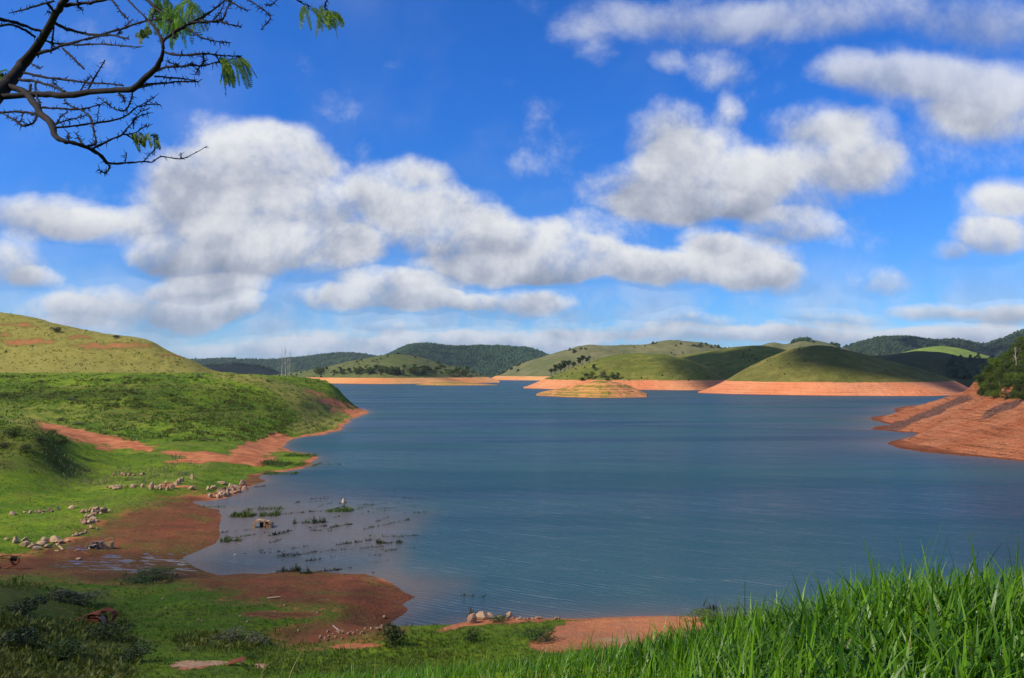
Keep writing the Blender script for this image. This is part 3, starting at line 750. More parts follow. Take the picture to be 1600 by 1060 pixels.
hill('L10', [(1290,555),(1320,544),(1345,534),(1375,527),(1420,527),(1460,533),(1500,532),(1540,540),(1570,532),(1600,520),(1700,490),(1800,480)], [(1290,591),(1800,591)], 800, mat_for, rough=.06, nscale=320, seed=11)
hill('L9', [(1370,565),(1405,552),(1440,544),(1470,542),(1500,545),(1540,556),(1600,572)], [(1370,593),(1600,593)], 350, mat_lit, rough=.03, nscale=220, seed=12)
hill('L9b', [(1280,560),(1320,556),(1380,555),(1430,549),(1470,550),(1510,558),(1545,559),(1600,553),(1700,540)], [(1280,605),(1450,606),(1700,607)], 300, mat_brn, rough=.05, nscale=120, seed=13)
hill('L5b', [(1000,575),(1040,560),(1075,553),(1110,548),(1150,542),(1190,541),(1215,544),(1260,556),(1330,585)], [(1000,605),(1100,606.5),(1330,608)], 300, mat_l5, rough=.07, nscale=110, seed=14)
hill('L5', [(818,606),(840,597),(870,584),(900,572),(935,560),(965,554),(1000,552),(1040,554),(1080,563),(1110,575),(1150,597),(1165,606)], [(818,607),(870,609),(1000,609.5),(1100,610.5),(1165,608)], 170, mat_l5, rough=.06, nscale=90, seed=15)
hill('L7', [(1090,613.5),(1110,606),(1130,597),(1165,577),(1200,560),(1235,546),(1270,540),(1300,541),(1340,549),(1390,563),(1440,577),(1480,590),(1500,599),(1525,612)], [(1090,614.5),(1130,616),(1300,619),(1450,619.5),(1490,618.5),(1525,616)], 170, mat_l7, rough=.05, nscale=80, seed=16)
hill('ISL', [(838,617.5),(860,611),(880,606.5),(900,603),(918,599),(932,596),(950,596.5),(968,598.5),(984,603),(996,609),(1006,616),(1012,620)], [(838,618.5),(870,620.5),(940,622.5),(1000,621.5),(1012,620.8)], 55, mat_is, rough=.10, nscale=24, seed=17, name='island', back=330, gauss=3, power=1.15)

# ------------------------------------------------------------------ water
wu = np.concatenate([-np.geomspace(0.85, 8, 24)[::-1], np.linspace(-0.8, 0.8, 420), np.geomspace(0.85, 8, 24)])
wv = np.linspace(math.log(50), math.log(9000), 420)
WU, WV = np.meshgrid(wu, wv); WY = np.exp(WV) - 15; WX = WU * (WY + 15)
wsd = np.minimum(-sdist(WX, WY, SHORE), 1e9)
wsr = -sdist(WX, WY, RSH)
wpx, wpy = proj(WX, WY, 0 * WX)
cove = mask_ = sdist(wpx + fbm(WX * .05, WY * .05, 3, 5) * 20, wpy + fbm(WX * .05, WY * .05, 3, 6) * 8, [(250,900),(300,790),(420,740),(560,770),(680,800),(640,850),(640,880),(740,900),(730,925),(660,945),(600,920),(560,895)])
mudw = np.clip(0.9 * sstep(cove, -25, 60) * (WY < 200) + 0.9 * np.exp(-np.maximum(wsd, 0) / 2.5) * (WY < 700) + 0.75 * np.exp(-np.maximum(wsr, 0) / 14.0), 0, 1)
mudw = np.where((wsd < 0), 0.9, mudw)

def water_mat():
    m = M('lake_water'); p = m.pos()
    mudf = m.attr('mudw')
    w1 = m.noise(m.scale(p, (1.0, 0.55, 1)), 0.9, 3, 0.6, 0.3)
    rot = m.N.new('ShaderNodeVectorRotate'); m.L.new(p, rot.inputs[0]); rot.inputs['Angle'].default_value = math.radians(28)
    wv_ = m.N.new('ShaderNodeTexWave'); m.L.new(m.scale(rot.outputs[0], (0.35, 1.0, 1)), wv_.inputs['Vector'])
    wv_.bands_direction = 'Y'; wv_.inputs['Scale'].default_value = 0.42; wv_.inputs['Distortion'].default_value = 9.0
    wv_.inputs['Detail'].default_value = 3.0; wv_.inputs['Detail Scale'].default_value = 0.5
    w2 = m.noise(m.scale(rot.outputs[0], (0.10, 0.32, 1)), 0.8, 3, 0.6, 0.5)
    patch = m.noise(m.scale(p, (0.004, 0.014, 1)), 1.0, 4, 0.55, 0.4)
    calm = m.ramp(patch, 0.36, 0.64)
    hh = m.math('ADD', m.math('MULTIPLY', w1, 0.40), m.math('ADD', m.math('MULTIPLY', wv_.outputs['Fac'], 0.28), m.math('MULTIPLY', w2, 0.8)))
    b = m.N.new('ShaderNodeBump'); m.L.new(hh, b.inputs['Height']); b.inputs['Distance'].default_value = 0.6
    m.L.new(m.math('ADD', 0.65, m.math('MULTIPLY', calm, 0.5)), b.inputs['Strength'])
    lane = m.noise(m.scale(p, (0.0045, 0.030, 1)), 1.0, 5, 0.6, 0.8)
    body = m.mix(m.ramp(patch, 0.38, 0.62), (0.011, 0.050, 0.088), (0.023, 0.078, 0.100))
    body = m.mix(m.math('MULTIPLY', mudf, 0.62), body, (0.19, 0.125, 0.095))
    df = m.N.new('ShaderNodeBsdfDiffuse'); m._in(df.inputs[0], body)
    gl = m.N.new('ShaderNodeBsdfGlossy'); gl.inputs['Roughness'].default_value = 0.16; m.L.new(b.outputs[0], gl.inputs['Normal'])
    gl.inputs['Color'].default_value = (0.86, 0.97, 1.0, 1)
    fr = m.N.new('ShaderNodeFresnel'); fr.inputs['IOR'].default_value = 1.33; m.L.new(b.outputs[0], fr.inputs['Normal'])
    fac = m.math('MULTIPLY', m.ramp(fr.outputs[0], 0.0, 0.75, 0.03, 0.46, False), m.ramp(lane, 0.36, 0.60, 0.66, 1.22))
    mx = m.N.new('ShaderNodeMixShader'); m.L.new(fac, mx.inputs[0]); m.L.new(df.outputs[0], mx.inputs[1]); m.L.new(gl.outputs[0], mx.inputs[2])
    m.L.new(mx.outputs[0], m.out.inputs[0])
    return m.m
MAT['water'] = water_mat()
wat = mk('water', np.stack([WX, WY, np.zeros_like(WX)], -1).reshape(-1, 3), gridfaces(*WX.shape), MAT['water'], attrs=dict(mudw=mudw))
tag(wat, kind='structure')
# land far behind everything, to the horizon
a = np.linspace(-1.4, 1.4, 120)
rr = np.array([5200.0, 6500, 8800])
lx = np.sin(a)[None, :] * rr[:, None]; ly = np.cos(a)[None, :] * rr[:, None]
lz = np.array([-2.0, 30, 40])[:, None] + fbm(lx / 900, ly / 900, 4, 88) * np.array([0, 22, 22])[:, None]
tag(mk('terrain', np.stack([lx, ly, lz], -1).reshape(-1, 3), gridfaces(3, 120), mat_for), kind='structure')

# ------------------------------------------------------------------ clouds overhead (out of frame) whose shade falls on the land
def ico(sub=2):
    import bmesh
    bm = bmesh.new(); bmesh.ops.create_icosphere(bm, subdivisions=sub, radius=1.0)
    v = np.array([x.co[:] for x in bm.verts]); f = np.array([[y.index for y in x.verts] for x in bm.faces]); bm.free()
    return v, f
ICO1 = ico(1); ICO2 = ico(2); ICO3 = ico(3)
MAT['cloud'] = simple_mat('cloud', (0.85, 0.85, 0.87), (0.8, 0.8, 0.83), 0.01, bump=0.0)
def cloud(center, rx, ry, n, rot=0.0, alt=1400.0, core=0.72, cov=None):
    if center[1] > 800: alt = 3000.0
    c = np.array([center[0], center[1], center[2]]) + np.array(SUN) * (alt / SUN.z)
    r = np.random.default_rng(int(abs(center[0]) * 7 + abs(center[1])))
    th = r.uniform(0, 2 * math.pi, n); q = np.sqrt(r.uniform(0, 1, n)) ** (1 / core if core < 1 else 1)
    dx = np.cos(th) * q * rx; dy = np.sin(th) * q * ry
    X = dx * math.cos(rot) - dy * math.sin(rot); Y = dx * math.sin(rot) + dy * math.cos(rot)
    base = min(rx, ry)
    s = base * (0.30 * (1 - q) + 0.07) * r.uniform(0.7, 1.3, n)
    if cov: s = np.full(n, math.sqrt(cov * rx * ry / n)) * r.uniform(0.6, 1.3, n)
    v, f = ICO2
    VV = []; FF = []
    for i in range(n):
        VV.append(v * s[i] * (1, 1, 0.45) + (X[i], Y[i], r.uniform(0, 0.1) * base)); FF.append(f + i * len(v))
    o = mk('cloud', np.concatenate(VV), np.concatenate(FF), MAT['cloud'])
    o.location = c
    tag(o, kind='structure')
def wpt(px, py, d=None): return P3(px, py, d)
cloud((-46, 62, 3), 52, 44, 130, 0.2, cov=0.45)                       # lower left of the near shore
cloud((-230, 345, 15), 120, 30, 120, 0.0, cov=0.25)                   # band along the terrace slope
cloud(on_hill('L5b', 1135, 572), 105, 190, 400, 0.0)         # saddle between the two middle hills
cloud(on_hill('L5b', 1140, 570), 80, 170, 400, 0.0, cov=2.5)
cloud(on_hill('L9b', 1460, 575), 250, 180, 300, 0.0, cov=2.5)
cloud(on_hill('L7', 1380, 566), 80, 55, 200, 0.3, cov=2.0)
cloud(on_hill('L5', 1095, 585), 48, 95, 260, -0.25, cov=2.2)
cloud(on_hill('L5', 950, 570), 14, 30, 40, -0.3, cov=0.5)
cloud(on_hill('L9b', 1450, 575), 330, 210, 420, 0.0)
cloud(on_hill('L7', 1360, 562), 120, 85, 260, 0.3)
cloud(on_hill('L7', 1440, 588), 70, 50, 120, 0.0)
cloud(on_hill('L7', 1250, 548), 30, 30, 50, 0.0, cov=0.6)
cloud(on_hill('L10', 1560, 550), 500, 330, 260, 0.0, cov=0.8)
cloud(on_hill('L2', 700, 555), 260, 300, 160, 0.0, cov=0.6)
cloud(on_hill('L3', 690, 592), 50, 30, 80, 0.0, cov=0.8)
cloud(on_hill('L1c', 370, 580), 260, 220, 160, 0.0)

# ------------------------------------------------------------------ leaves, trees, shrubs
def leaf_cloud(centers, radii, n, size, r, squash=0.8):
    """n small quads scattered in lobes"""
    k = r.integers(0, len(centers), n)
    d = r.normal(size=(n, 3)); d /= np.linalg.norm(d, axis=1)[:, None]
    rad = r.uniform(0.35, 1.0, n) ** 0.5
    pos = np.asarray(centers)[k] + d * (np.asarray(radii)[k] * rad)[:, None] * (1, 1, squash)
    a = r.normal(size=(n, 3)) + d * 0.8; a /= np.linalg.norm(a, axis=1)[:, None]
    b = np.cross(a, r.normal(size=(n, 3))); b /= np.linalg.norm(b, axis=1)[:, None]
    c = np.cross(a, b)
    s = size * r.uniform(0.6, 1.4, n)[:, None]
    q = np.stack([pos - b * s, pos + c * s * 0.7, pos + b * s, pos - c * s * 0.7], 1)
    V = q.reshape(-1, 3); Fq = np.arange(4 * n).reshape(-1, 4)
    # clump brightness: one value per small region of the crown
    v = np.clip(r.uniform(0, 1, n) * 0.6 + 0.4 * (fbm(pos[:, 0] / (size * 6) + pos[:, 2] / (size * 5), pos[:, 1] / (size * 6), 2, 5) * 0.5 + 0.5), 0, 1)
    return V, Fq, np.repeat(v, 4)

def tube(points, radii, sides=6, cap=True):
    P = np.asarray(points, float); R = np.asarray(radii, float); n = len(P)
    T = np.gradient(P, axis=0); T /= np.linalg.norm(T, axis=1)[:, None] + 1e-9
    up = np.array([0.13, 0.21, 0.97]); 
    if abs(np.dot(T[0], up)) > 0.9: up = np.array([1.0, 0.2, 0.1])
    A = np.cross(T, up); A /= np.linalg.norm(A, axis=1)[:, None] + 1e-9; B = np.cross(T, A)
    t = np.linspace(0, 2 * math.pi, sides, endpoint=False)
    V = P[:, None, :] + R[:, None, None] * (np.cos(t)[None, :, None] * A[:, None, :] + np.sin(t)[None, :, None] * B[:, None, :])
    V = V.reshape(-1, 3); Fs = []
    for i in range(n - 1):
        for j in range(sides):
            k = (j + 1) % sides
            Fs.append((i * sides + j, i * sides + k, (i + 1) * sides + k, (i + 1) * sides + j))
    return V, np.array(Fs)

class Acc:
    def __init__(s): s.V = []; s.F = []; s.A = []; s.n = 0
    def add(s, V, F_, v=None):
        V = np.asarray(V, float).reshape(-1, 3)
        s.V.append(V); s.F.append(np.asarray(F_) + s.n); s.n += len(V)
        s.A.append(np.zeros(len(V)) if v is None else np.asarray(v))
    def build(s, name, mat, parent=None, smooth=False):
        by = {}
        for f in s.F: by.setdefault(f.shape[1], []).append(f)
        return mk(name, np.concatenate(s.V), [np.concatenate(x) for x in by.values()], mat, smooth, dict(v=np.concatenate(s.A)), parent)

def make_tree(kind, n, seed, mat, h=1.0):
    """unit-height tree; kinds: round, tall, shrub"""
    r = np.random.default_rng(seed)
    if kind == 'round': base, cz, rw, nl = 0.22, 0.62, 0.42, 9
    elif kind == 'tall': base, cz, rw, nl = 0.25, 0.62, 0.22, 10
    else: base, cz, rw, nl = 0.05, 0.36, 0.62, 9
    th = r.uniform(0, 6.28, nl); q = r.uniform(0, rw * 0.75, nl)
    z = cz + r.uniform(-1, 1, nl) * (0.30 if kind != 'shrub' else 0.18)
    if kind == 'round': q *= np.clip(1.25 - np.abs(z - 0.55) * 1.6, 0.3, 1)
    cen = np.stack([np.cos(th) * q, np.sin(th) * q, z], 1)
    rad = r.uniform(0.45, 0.8, nl) * rw * (0.75 if kind != 'tall' else 1.0)
    V, Fq, v = leaf_cloud(cen, rad, n, 0.028 * (600 / n) ** 0.33 * (1.9 if n < 430 else 1.0) * (1.45 if kind == 'shrub' else 1.0) * (1.0 if kind != 'tall' else 0.8), r)
    cr = Acc(); cr.add(V, Fq, v)
    t = Acc()
    zz = np.linspace(-0.06, cz, 5)
    pts = np.stack([np.cumsum(r.normal(0, 0.012, 5)), np.cumsum(r.normal(0, 0.012, 5)), zz], 1)
    t.add(*tube(pts, np.linspace(0.028, 0.012, 5), 6))
    for i in range(min(nl, 5)):
        s0 = pts[2 + i % 2]; e = cen[i]
        m_ = (s0 + e) / 2 + r.normal(0, 0.02, 3)
        t.add(*tube([s0, m_, e], [0.012, 0.009, 0.004], 5))
    return cr, t, mat

PROTO = {}
def proto(kind, n, seed, mat):
    key = (kind, n, seed, mat)
    if key not in PROTO:
        cr, t, m_ = make_tree(kind, n, seed, mat)
        a = cr.build('crown', MAT[mat]); b = t.build('trunk', MAT['trunk'])
        PROTO[key] = (a.data, b.data)
        bpy.data.objects.remove(a); bpy.data.objects.remove(b)
    return PROTO[key]
def place_tree(loc, h, kind, n, seed, mat, label, cat='tree', group=None, rz=None, name='tree', parts=True, wide=1.0):
    c, t = proto(kind, n, seed, mat)
    root = empty(name, loc, rng.uniform(0, 6.28) if rz is None else rz)
    root.scale = (h * wide, h * wide, h)
    o = bpy.data.objects.new('crown' if name == 'tree' else 'foliage', c); sc.collection.objects.link(o); o.parent = root
    o2 = bpy.data.objects.new('trunk' if name == 'tree' else 'stem', t); sc.collection.objects.link(o2); o2.parent = root
    tag(root, label, cat, group)
    return root

# forests: masses of crowns on far hills
def forest(key, n, size, name_label, py_range=None, px_range=None, seed=1, rows=(0.1, 1.25), mat='forest', dens=None):
    h = HILLS[key]; r = np.random.default_rng(seed)
    nr, nc = h['X'].shape
    i = r.uniform(rows[0] * h['nr'], min(rows[1] * h['nr'], nr - 2), n * 3); j = r.uniform(0, nc - 1.01, n * 3)
    if px_range:
        lo, hi = np.interp(px_range, h['px'], np.arange(nc)); j = r.uniform(lo, max(hi - 0.01, lo), n * 3)
    a = i.astype(int); b = j.astype(int); fi = i - a; fj = j - b
    def bl(A): return (A[a, b] * (1 - fj) + A[a, b + 1] * fj) * (1 - fi) + (A[a + 1, b] * (1 - fj) + A[a + 1, b + 1] * fj) * fi
    x, y, z = bl(h['X']), bl(h['D']), bl(h['Z'])
    px_, py_ = proj(x, y, z)
    ok = np.ones(len(x), bool)
    if py_range: ok &= (py_ > py_range[0]) & (py_ < py_range[1])
    ok &= (z > 13)
    nn = fbm(x / 90, y / 90, 3, seed + 20)
    if dens is not None: ok &= (nn > dens)
    x, y, z = x[ok][:n], y[ok][:n], z[ok][:n]
    m_ = len(x)
    v, f = ICO1
    s = size * r.uniform(0.55, 1.35, m_)
    lump = 1 + 0.28 * r.normal(size=(m_, len(v), 1))
    VV = v[None] * lump * s[:, None, None] * np.stack([np.ones(m_), np.ones(m_), r.uniform(0.75, 1.5, m_)], 1)[:, None, :]
    VV = VV + np.stack([x, y, z + s * 0.45], 1)[:, None, :]
    FF = f[None] + (np.arange(m_) * len(v))[:, None, None]
    o = mk('forest', VV.reshape(-1, 3), FF.reshape(-1, 3), MAT[mat], False, dict(v=np.repeat(r.uniform(0, 1, m_), len(v))))
    tag(o, name_label, 'forest', kind='stuff')
forest('L2', 14000, 6.0, 'dense dark forest covering the tallest far hill', seed=2, rows=(0.05, 1.1))
forest('L10', 14000, 7.0, 'dark forest along the high ridge behind the right bank', seed=3, rows=(0.05, 1.1))
forest('L1', 9000, 6.5, 'dark woodland along the low ridge beyond the left point', seed=4, rows=(0.05, 1.1), dens=-0.12)
forest('L1c', 900, 6.0, 'woodland edge above the brown slope beyond the left point', seed=5, rows=(0.7, 1.1))
forest('L8', 260, 5.0, 'dark trees on top of the pointed hill behind the olive hill', px_range=(1238, 1312), seed=6, rows=(0.75, 1.02), mat='forest', dens=-0.1)
forest('L4', 260, 5.0, 'scattered bushes over the long pale pasture ridge', seed=7, rows=(0.3, 1.0), mat='leafdark', dens=0.25)
forest('L9b', 500, 7.0, 'dark wood in the valley behind the right bank', px_range=(1485, 1620), seed=8, rows=(0.1, 0.55), mat='forest', dens=0.0)

forest('L5', 60, 1.1, 'small scattered scrub over the green middle hill', seed=9, rows=(0.15, 1.0), mat='leafdark', dens=0.0)
forest('L7', 45, 0.9, 'small scattered scrub over the olive hill', seed=10, rows=(0.2, 1.0), mat='leafdark', dens=0.0)
forest('L3', 160, 2.6, 'small scattered scrub over the hill behind the far shore', seed=12, rows=(0.2, 1.0), mat='leafdark', dens=0.0)
forest('L5b', 60, 1.8, 'small scattered scrub over the saddle hill', seed=13, rows=(0.2, 1.0), mat='leafdark', dens=0.0)

# trees one can tell apart across the lake
_r = np.random.default_rng(31)
L3T = [(616,587,15),(623,586,19),(630,587,14),(596,588,12)]
for _i in range(125):
    _x = 495 + 240 * _r.uniform() ** 0.9; _y = 588.5 - abs(_r.normal(0, 4.5)) - (2.0 if 560 < _x < 690 else 0)
    if _r.uniform() < (0.95 if 540 < _x < 690 else 0.6): L3T.append((_x, _y, _r.uniform(9, 16)))
L3T.append((650,574,6))
POSW = ['far left', 'left', 'middle', 'right', 'far right']
for i, (x, y, h) in enumerate(L3T):
    p = on_hill('L3', x, y)
    dark = i < 4
    place_tree(p, h, 'tall' if dark else 'round', 260, 100 + i % 4, 'leafdark' if dark else ('leafbright' if i % 3 == 0 else 'leaf'),
        'tall dark evergreen standing out in the tree belt above the far orange shore' if dark else 'small green tree in the belt above the far orange shore',
        group='tall dark trees of the far belt' if dark else 'trees of the belt above the far shore', wide=1.0 if dark else 1.5)
for (x, y, h, s) in [(862,585,11,0),(868,583,14,1),(875,581,15,2),(882,579,15,1),(888,577,13,0),(896,574,10,2),(904,571,12,1),(911,568,13,0),(918,566,10,2)]:
    p = on_hill('L5', max(x, 860), y)
    place_tree(p, h * 1.25, 'tall', 300, 110 + s, 'leafdark', 'dark slender tree in the grove on the left shoulder of the green hill', group='grove on the green hill shoulder', wide=1.35)
ISLT = [(928,579,7,'round','leafdark','dark round tree highest on the slope above the striped island'),(918,594,7.5,'round','leaf','green tree left of the striped island ridge'),
 (926,592,8,'round','leafbright','bright green tree beside the grey tree above the striped island'),(941,592,9,'round','leafgrey','pale grey leafless looking tree above the striped island'),
 (957,593,7.5,'round','leafdark','dark round tree right of the pale grey one'),(966,593,8,'tall','leafdark','narrow dark tree at the right end of the island clump'),
 (910,596,5,'shrub','leaf','low bush at the left end of the clump above the striped island'),(949,596,4,'shrub','leafbright','low bright bush under the pale grey tree')]
for i, (x, y, h, k, mt, lb) in enumerate(ISLT):
    place_tree(on_hill('L5', x, y), h * 1.4, k, 420, 120 + i, mt, lb, 'bush' if k == 'shrub' else 'tree', name='bush' if k == 'shrub' else 'tree', wide=1.2)
for i, x in enumerate([(990,541),(1008,541),(1050,552),(1068,551),(1118,541),(1140,543)]):
    key = 'L4' if i < 2 or i > 3 else 'L4'
    place_tree(on_hill(key, x[0], x[1] + 3), 9, 'round', 160, 130 + i % 3, 'leafdark', 'lone dark tree on the skyline of the long pale ridge', group='lone trees on the pale ridge')
for i, (x, y) in enumerate([(1517,563),(1530,561),(1524,566)]):
    place_tree(on_hill('L9b', x, y), 11, 'round', 200, 140 + i, 'leafdark', 'dark tree in front of the bright green dome by the right bank', group='dark trees by the bright dome')

# right headland wood: individual bushes and trees
def at_right(px, py):
    p, ok = hit([px], [py], right_z, np.linspace(200, 520, 900)); return p[0], ok[0]
RT = [(1534,596,4.5),(1538,608,4),(1527,580,3.0),(1540,588,4.5),(1545,600,5),(1552,610,4.5),(1548,578,4.5),(1558,590,5),(1562,602,5),(1570,612,5),(1560,572,4.5),(1570,580,5.5),(1575,593,5),(1582,604,5.5),(1590,614,5),
      (1572,566,5),(1582,570,6),(1588,583,5.5),(1592,596,5.5),(1598,608,6),(1583,558,5),(1592,562,7),(1598,574,6),(1604,590,6),(1608,604,6),(1595,550,7),(1605,545,8),(1610,560,7),(1620,575,7),(1620,600,7),(1536,616,3.5),(1556,620,4),(1578,622,4),(1598,626,4.5),(1622,540,8),(1640,560,8),(1640,600,7),(1550,568,4),(1604,622,5)]
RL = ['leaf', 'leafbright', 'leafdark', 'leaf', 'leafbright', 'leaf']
for i, (x, y, h) in enumerate(RT):
    p, ok = at_right(x, y)
    if not ok: continue
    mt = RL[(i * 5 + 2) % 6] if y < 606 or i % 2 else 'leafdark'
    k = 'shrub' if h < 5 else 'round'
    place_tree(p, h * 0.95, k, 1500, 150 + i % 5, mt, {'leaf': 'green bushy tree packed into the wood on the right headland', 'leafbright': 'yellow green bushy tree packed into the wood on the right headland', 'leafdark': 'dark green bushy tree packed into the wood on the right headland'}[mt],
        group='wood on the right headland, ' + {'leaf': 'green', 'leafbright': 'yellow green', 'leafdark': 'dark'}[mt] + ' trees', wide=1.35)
# pale bare tree in that wood
def bare_tree(root, h, n, r, mat, spread=0.35, r0=0.02):
    t = Acc()
    pts = [(0, 0, -0.5)]; 
    for k in range(1, 8): pts.append((pts[-1][0] + r.normal(0, h * 0.008), pts[-1][1] + r.normal(0, h * 0.008), h * k / 7))
    pts = np.array(pts); t.add(*tube(pts, np.linspace(h * r0, h * 0.003, 8), 6))
    t.build('trunk', mat, root, True)
    b = Acc()
    for i in range(n):
        f = r.uniform(0.25, 0.95); s0 = np.array([np.interp(f * h, pts[:, 2], pts[:, 0]), np.interp(f * h, pts[:, 2], pts[:, 1]), f * h])
        L_ = h * spread * r.uniform(0.3, 1.0) * (1.15 - f); th = r.uniform(0, 6.28)
        e = s0 + np.array([math.cos(th) * L_ * 0.6, math.sin(th) * L_ * 0.6, L_ * 0.9])
        m_ = (s0 + e) / 2 + r.normal(0, L_ * 0.08, 3) + (0, 0, -L_ * 0.08)
        b.add(*tube([s0, m_, e], [h * r0 * 0.4 * (1.1 - f), h * r0 * 0.25 * (1.1 - f), h * 0.0015], 5))
        for q in range(2):
            e2 = m_ + r.normal(0, L_ * 0.3, 3) + (0, 0, L_ * 0.3)
            b.add(*tube([m_, (m_ + e2) / 2 + r.normal(0, L_ * .03, 3), e2], [h * r0 * 0.15, h * r0 * 0.1, h * 0.0012], 4))
    b.build('branches', mat, root, True)
p, _ = at_right(1585, 578)
rt = tag(empty('tree', p + np.array([-3, -6, 0])), 'pale bare tree showing among the green trees of the right headland', 'bare tree')
bare_tree(rt, 9, 12, np.random.default_rng(4), MAT['deadwood'], 0.6, 0.03)

# four bare dead trees at the end of the left terrace
for i, (x, top, yb, dd, lb) in enumerate([(440,545,592,520,'bare pale dead tree, leftmost of the trees on the terrace end'),(446,541,593,524,'tallest bare dead tree with dark upper trunk on the terrace end'),(453,547,592,528,'bare dead tree leaning slightly right, rightmost on the terrace end'),(449,560,594,516,'shortest bare white stem among the dead trees on the terrace end')]):
    b = P3(x, yb, dd); t_ = P3(x, top, dd)
    gz = float(ground_z(b[0], b[1]))
    rt = tag(empty('dead_tree', (b[0], b[1], gz - 0.3)), lb, 'dead tree')
    bare_tree(rt, t_[2] - gz + 0.3, 16, np.random.default_rng(20 + i), MAT['deadwood'], 0.34, 0.017)

# shrubs on the left hill and terrace
def gpt(px, py, zmin=None):
    p, ok = hit([px], [py], zmin=zmin); return p[0]
SH = [(30,491.5,4.0,'leafdark','dark shrub on the crest of the left hill, highest of them',1.8),(88,519,4.5,'leafdark','large dark shrub on the face of the left hill',1.9),(180,528.5,2.8,'leafdark','small bush on the skyline of the left hill',2.0),
 (50,541,1.2,'leafbright','little green tuft bush below the red scar of the hill',1.5),(172,556,1.2,'leafbright','single light green bush low on the yellow hill',1.5),
 (360,588,2.8,'tuftdry','straw coloured bush on the terrace edge left of the dead trees',1.6),(392,588,2.0,'tuftdry','low straw coloured bush next to the dead trees',1.8),
 (418,598,2.0,'leafbright','small round bush on the terrace shoulder under the dead trees',1.6),(310,590,2.2,'leafgrey','grey green bush on the terrace with pale flowers',1.8),(300,592,1.8,'leafdark','dark bush touching the grey green bush on the terrace',1.6),
 (165,596,1.8,'leafdark','dark low bush at the back of the terrace slope',2.2),(195,600,1.4,'leafdark','dark tiny bush halfway along the back of the terrace slope',2.0),(62,597,1.6,'leafgrey','grey bush at the back of the terrace slope on its left',2.2),
 (110,625,1.6,'leafgrey','spreading grey green bush on the slope above the dirt track',2.4),(120,622,1.3,'leafdark','dark bush tucked beside the spreading grey green one',2.0),
 (95,657,1.5,'leafgrey','low grey bush at the head of the dirt track',2.2),(125,664,1.6,'leafgrey','wide grey bush just above the dirt track',2.6),(185,626,1.5,'leafdark','dark bush in the middle of the green slope',2.0),
 (82,678,2.0,'leafbright','upright fresh green bush by the dirt track bend',1.2),(92,696,2.4,'leaf','bushy green shrub on the right flank of the near mound',1.5),(60,690,2.0,'leafdark','dark shrub on top of the near mound',1.6),
 (20,682,2.2,'leaf','green shrub on the left of the near mound',1.6),(40,705,1.8,'leafdark','dark shrub on the front of the near mound',1.8),(5,700,2.0,'leafdark','dark shrub at the left edge of the near mound',1.8)]
for i, (x, y, h, mt, lb, wd) in enumerate(SH):
    place_tree(gpt(x, y), h, 'shrub', 500, 170 + i % 5, mt, lb, 'bush', name='bush', wide=wd)
NSH = [(612,1008,2.4,'leafdark','upright dark green shrub at the foot of the near grass bank',1.0,900),(738,1003,1.6,'leafdark','thin dark bush between the near grass and the shore boulders',0.8,600),(1105,972,1.4,'leafbright','green bush at the right end of the orange mound',2.4,1200),
 (838,1001,1.2,'leaf','low green bush at the left foot of the orange mound',2.2,900),
 (235,906,1.3,'leaf','broad dark green bush on the muddy flat by the puddles',4.6,2600),(130,945,1.5,'leafgrey','grey green bush behind the rusty wreck, left one',2.2,1000),(95,938,1.5,'leafgrey','grey green bush farther left of the rusty wreck',2.2,1000),
 (365,1000,1.1,'leafgrey','grey leaved bush low on the near shore, left one',2.4,1000),(395,1005,1.1,'leafgrey','grey leaved bush low on the near shore, right one',2.2,1000),(170,1000,1.6,'leaf','green bush in front of the rusty wreck',1.8,900),
 (40,960,1.8,'leafdark','dark bush left of the rusty wreck',1.8,900),(30,1010,1.8,'leafdark','dark rough bush in the lower left corner',1.8,900),(100,1030,1.6,'leaf','green rough bush near the lower left corner',1.8,900),(215,1035,1.4,'leafdark','dark rough bush left of the sandy patch',1.9,900),
 (780,972,0.7,'leaf','low plants around the shore boulders',3.0,500)]
for i, (x, y, h, mt, lb, wd, n) in enumerate(NSH):
    place_tree(gpt(x, y), h, 'shrub', n, 180 + i % 6, mt, lb, 'bush', name='bush', wide=wd)
# yellowish bush just beyond the near grass on the right
p = P3(1400, 935, 22.0); 
place_tree((p[0], p[1], float(ground_z(p[0], p[1]))), max(0.8, p[2] + 0.55 - float(ground_z(p[0], p[1]))), 'shrub', 2600, 190, 'leafbright', 'yellow green bush looking over the near grass on the right', 'bush', name='bush', wide=0.55)

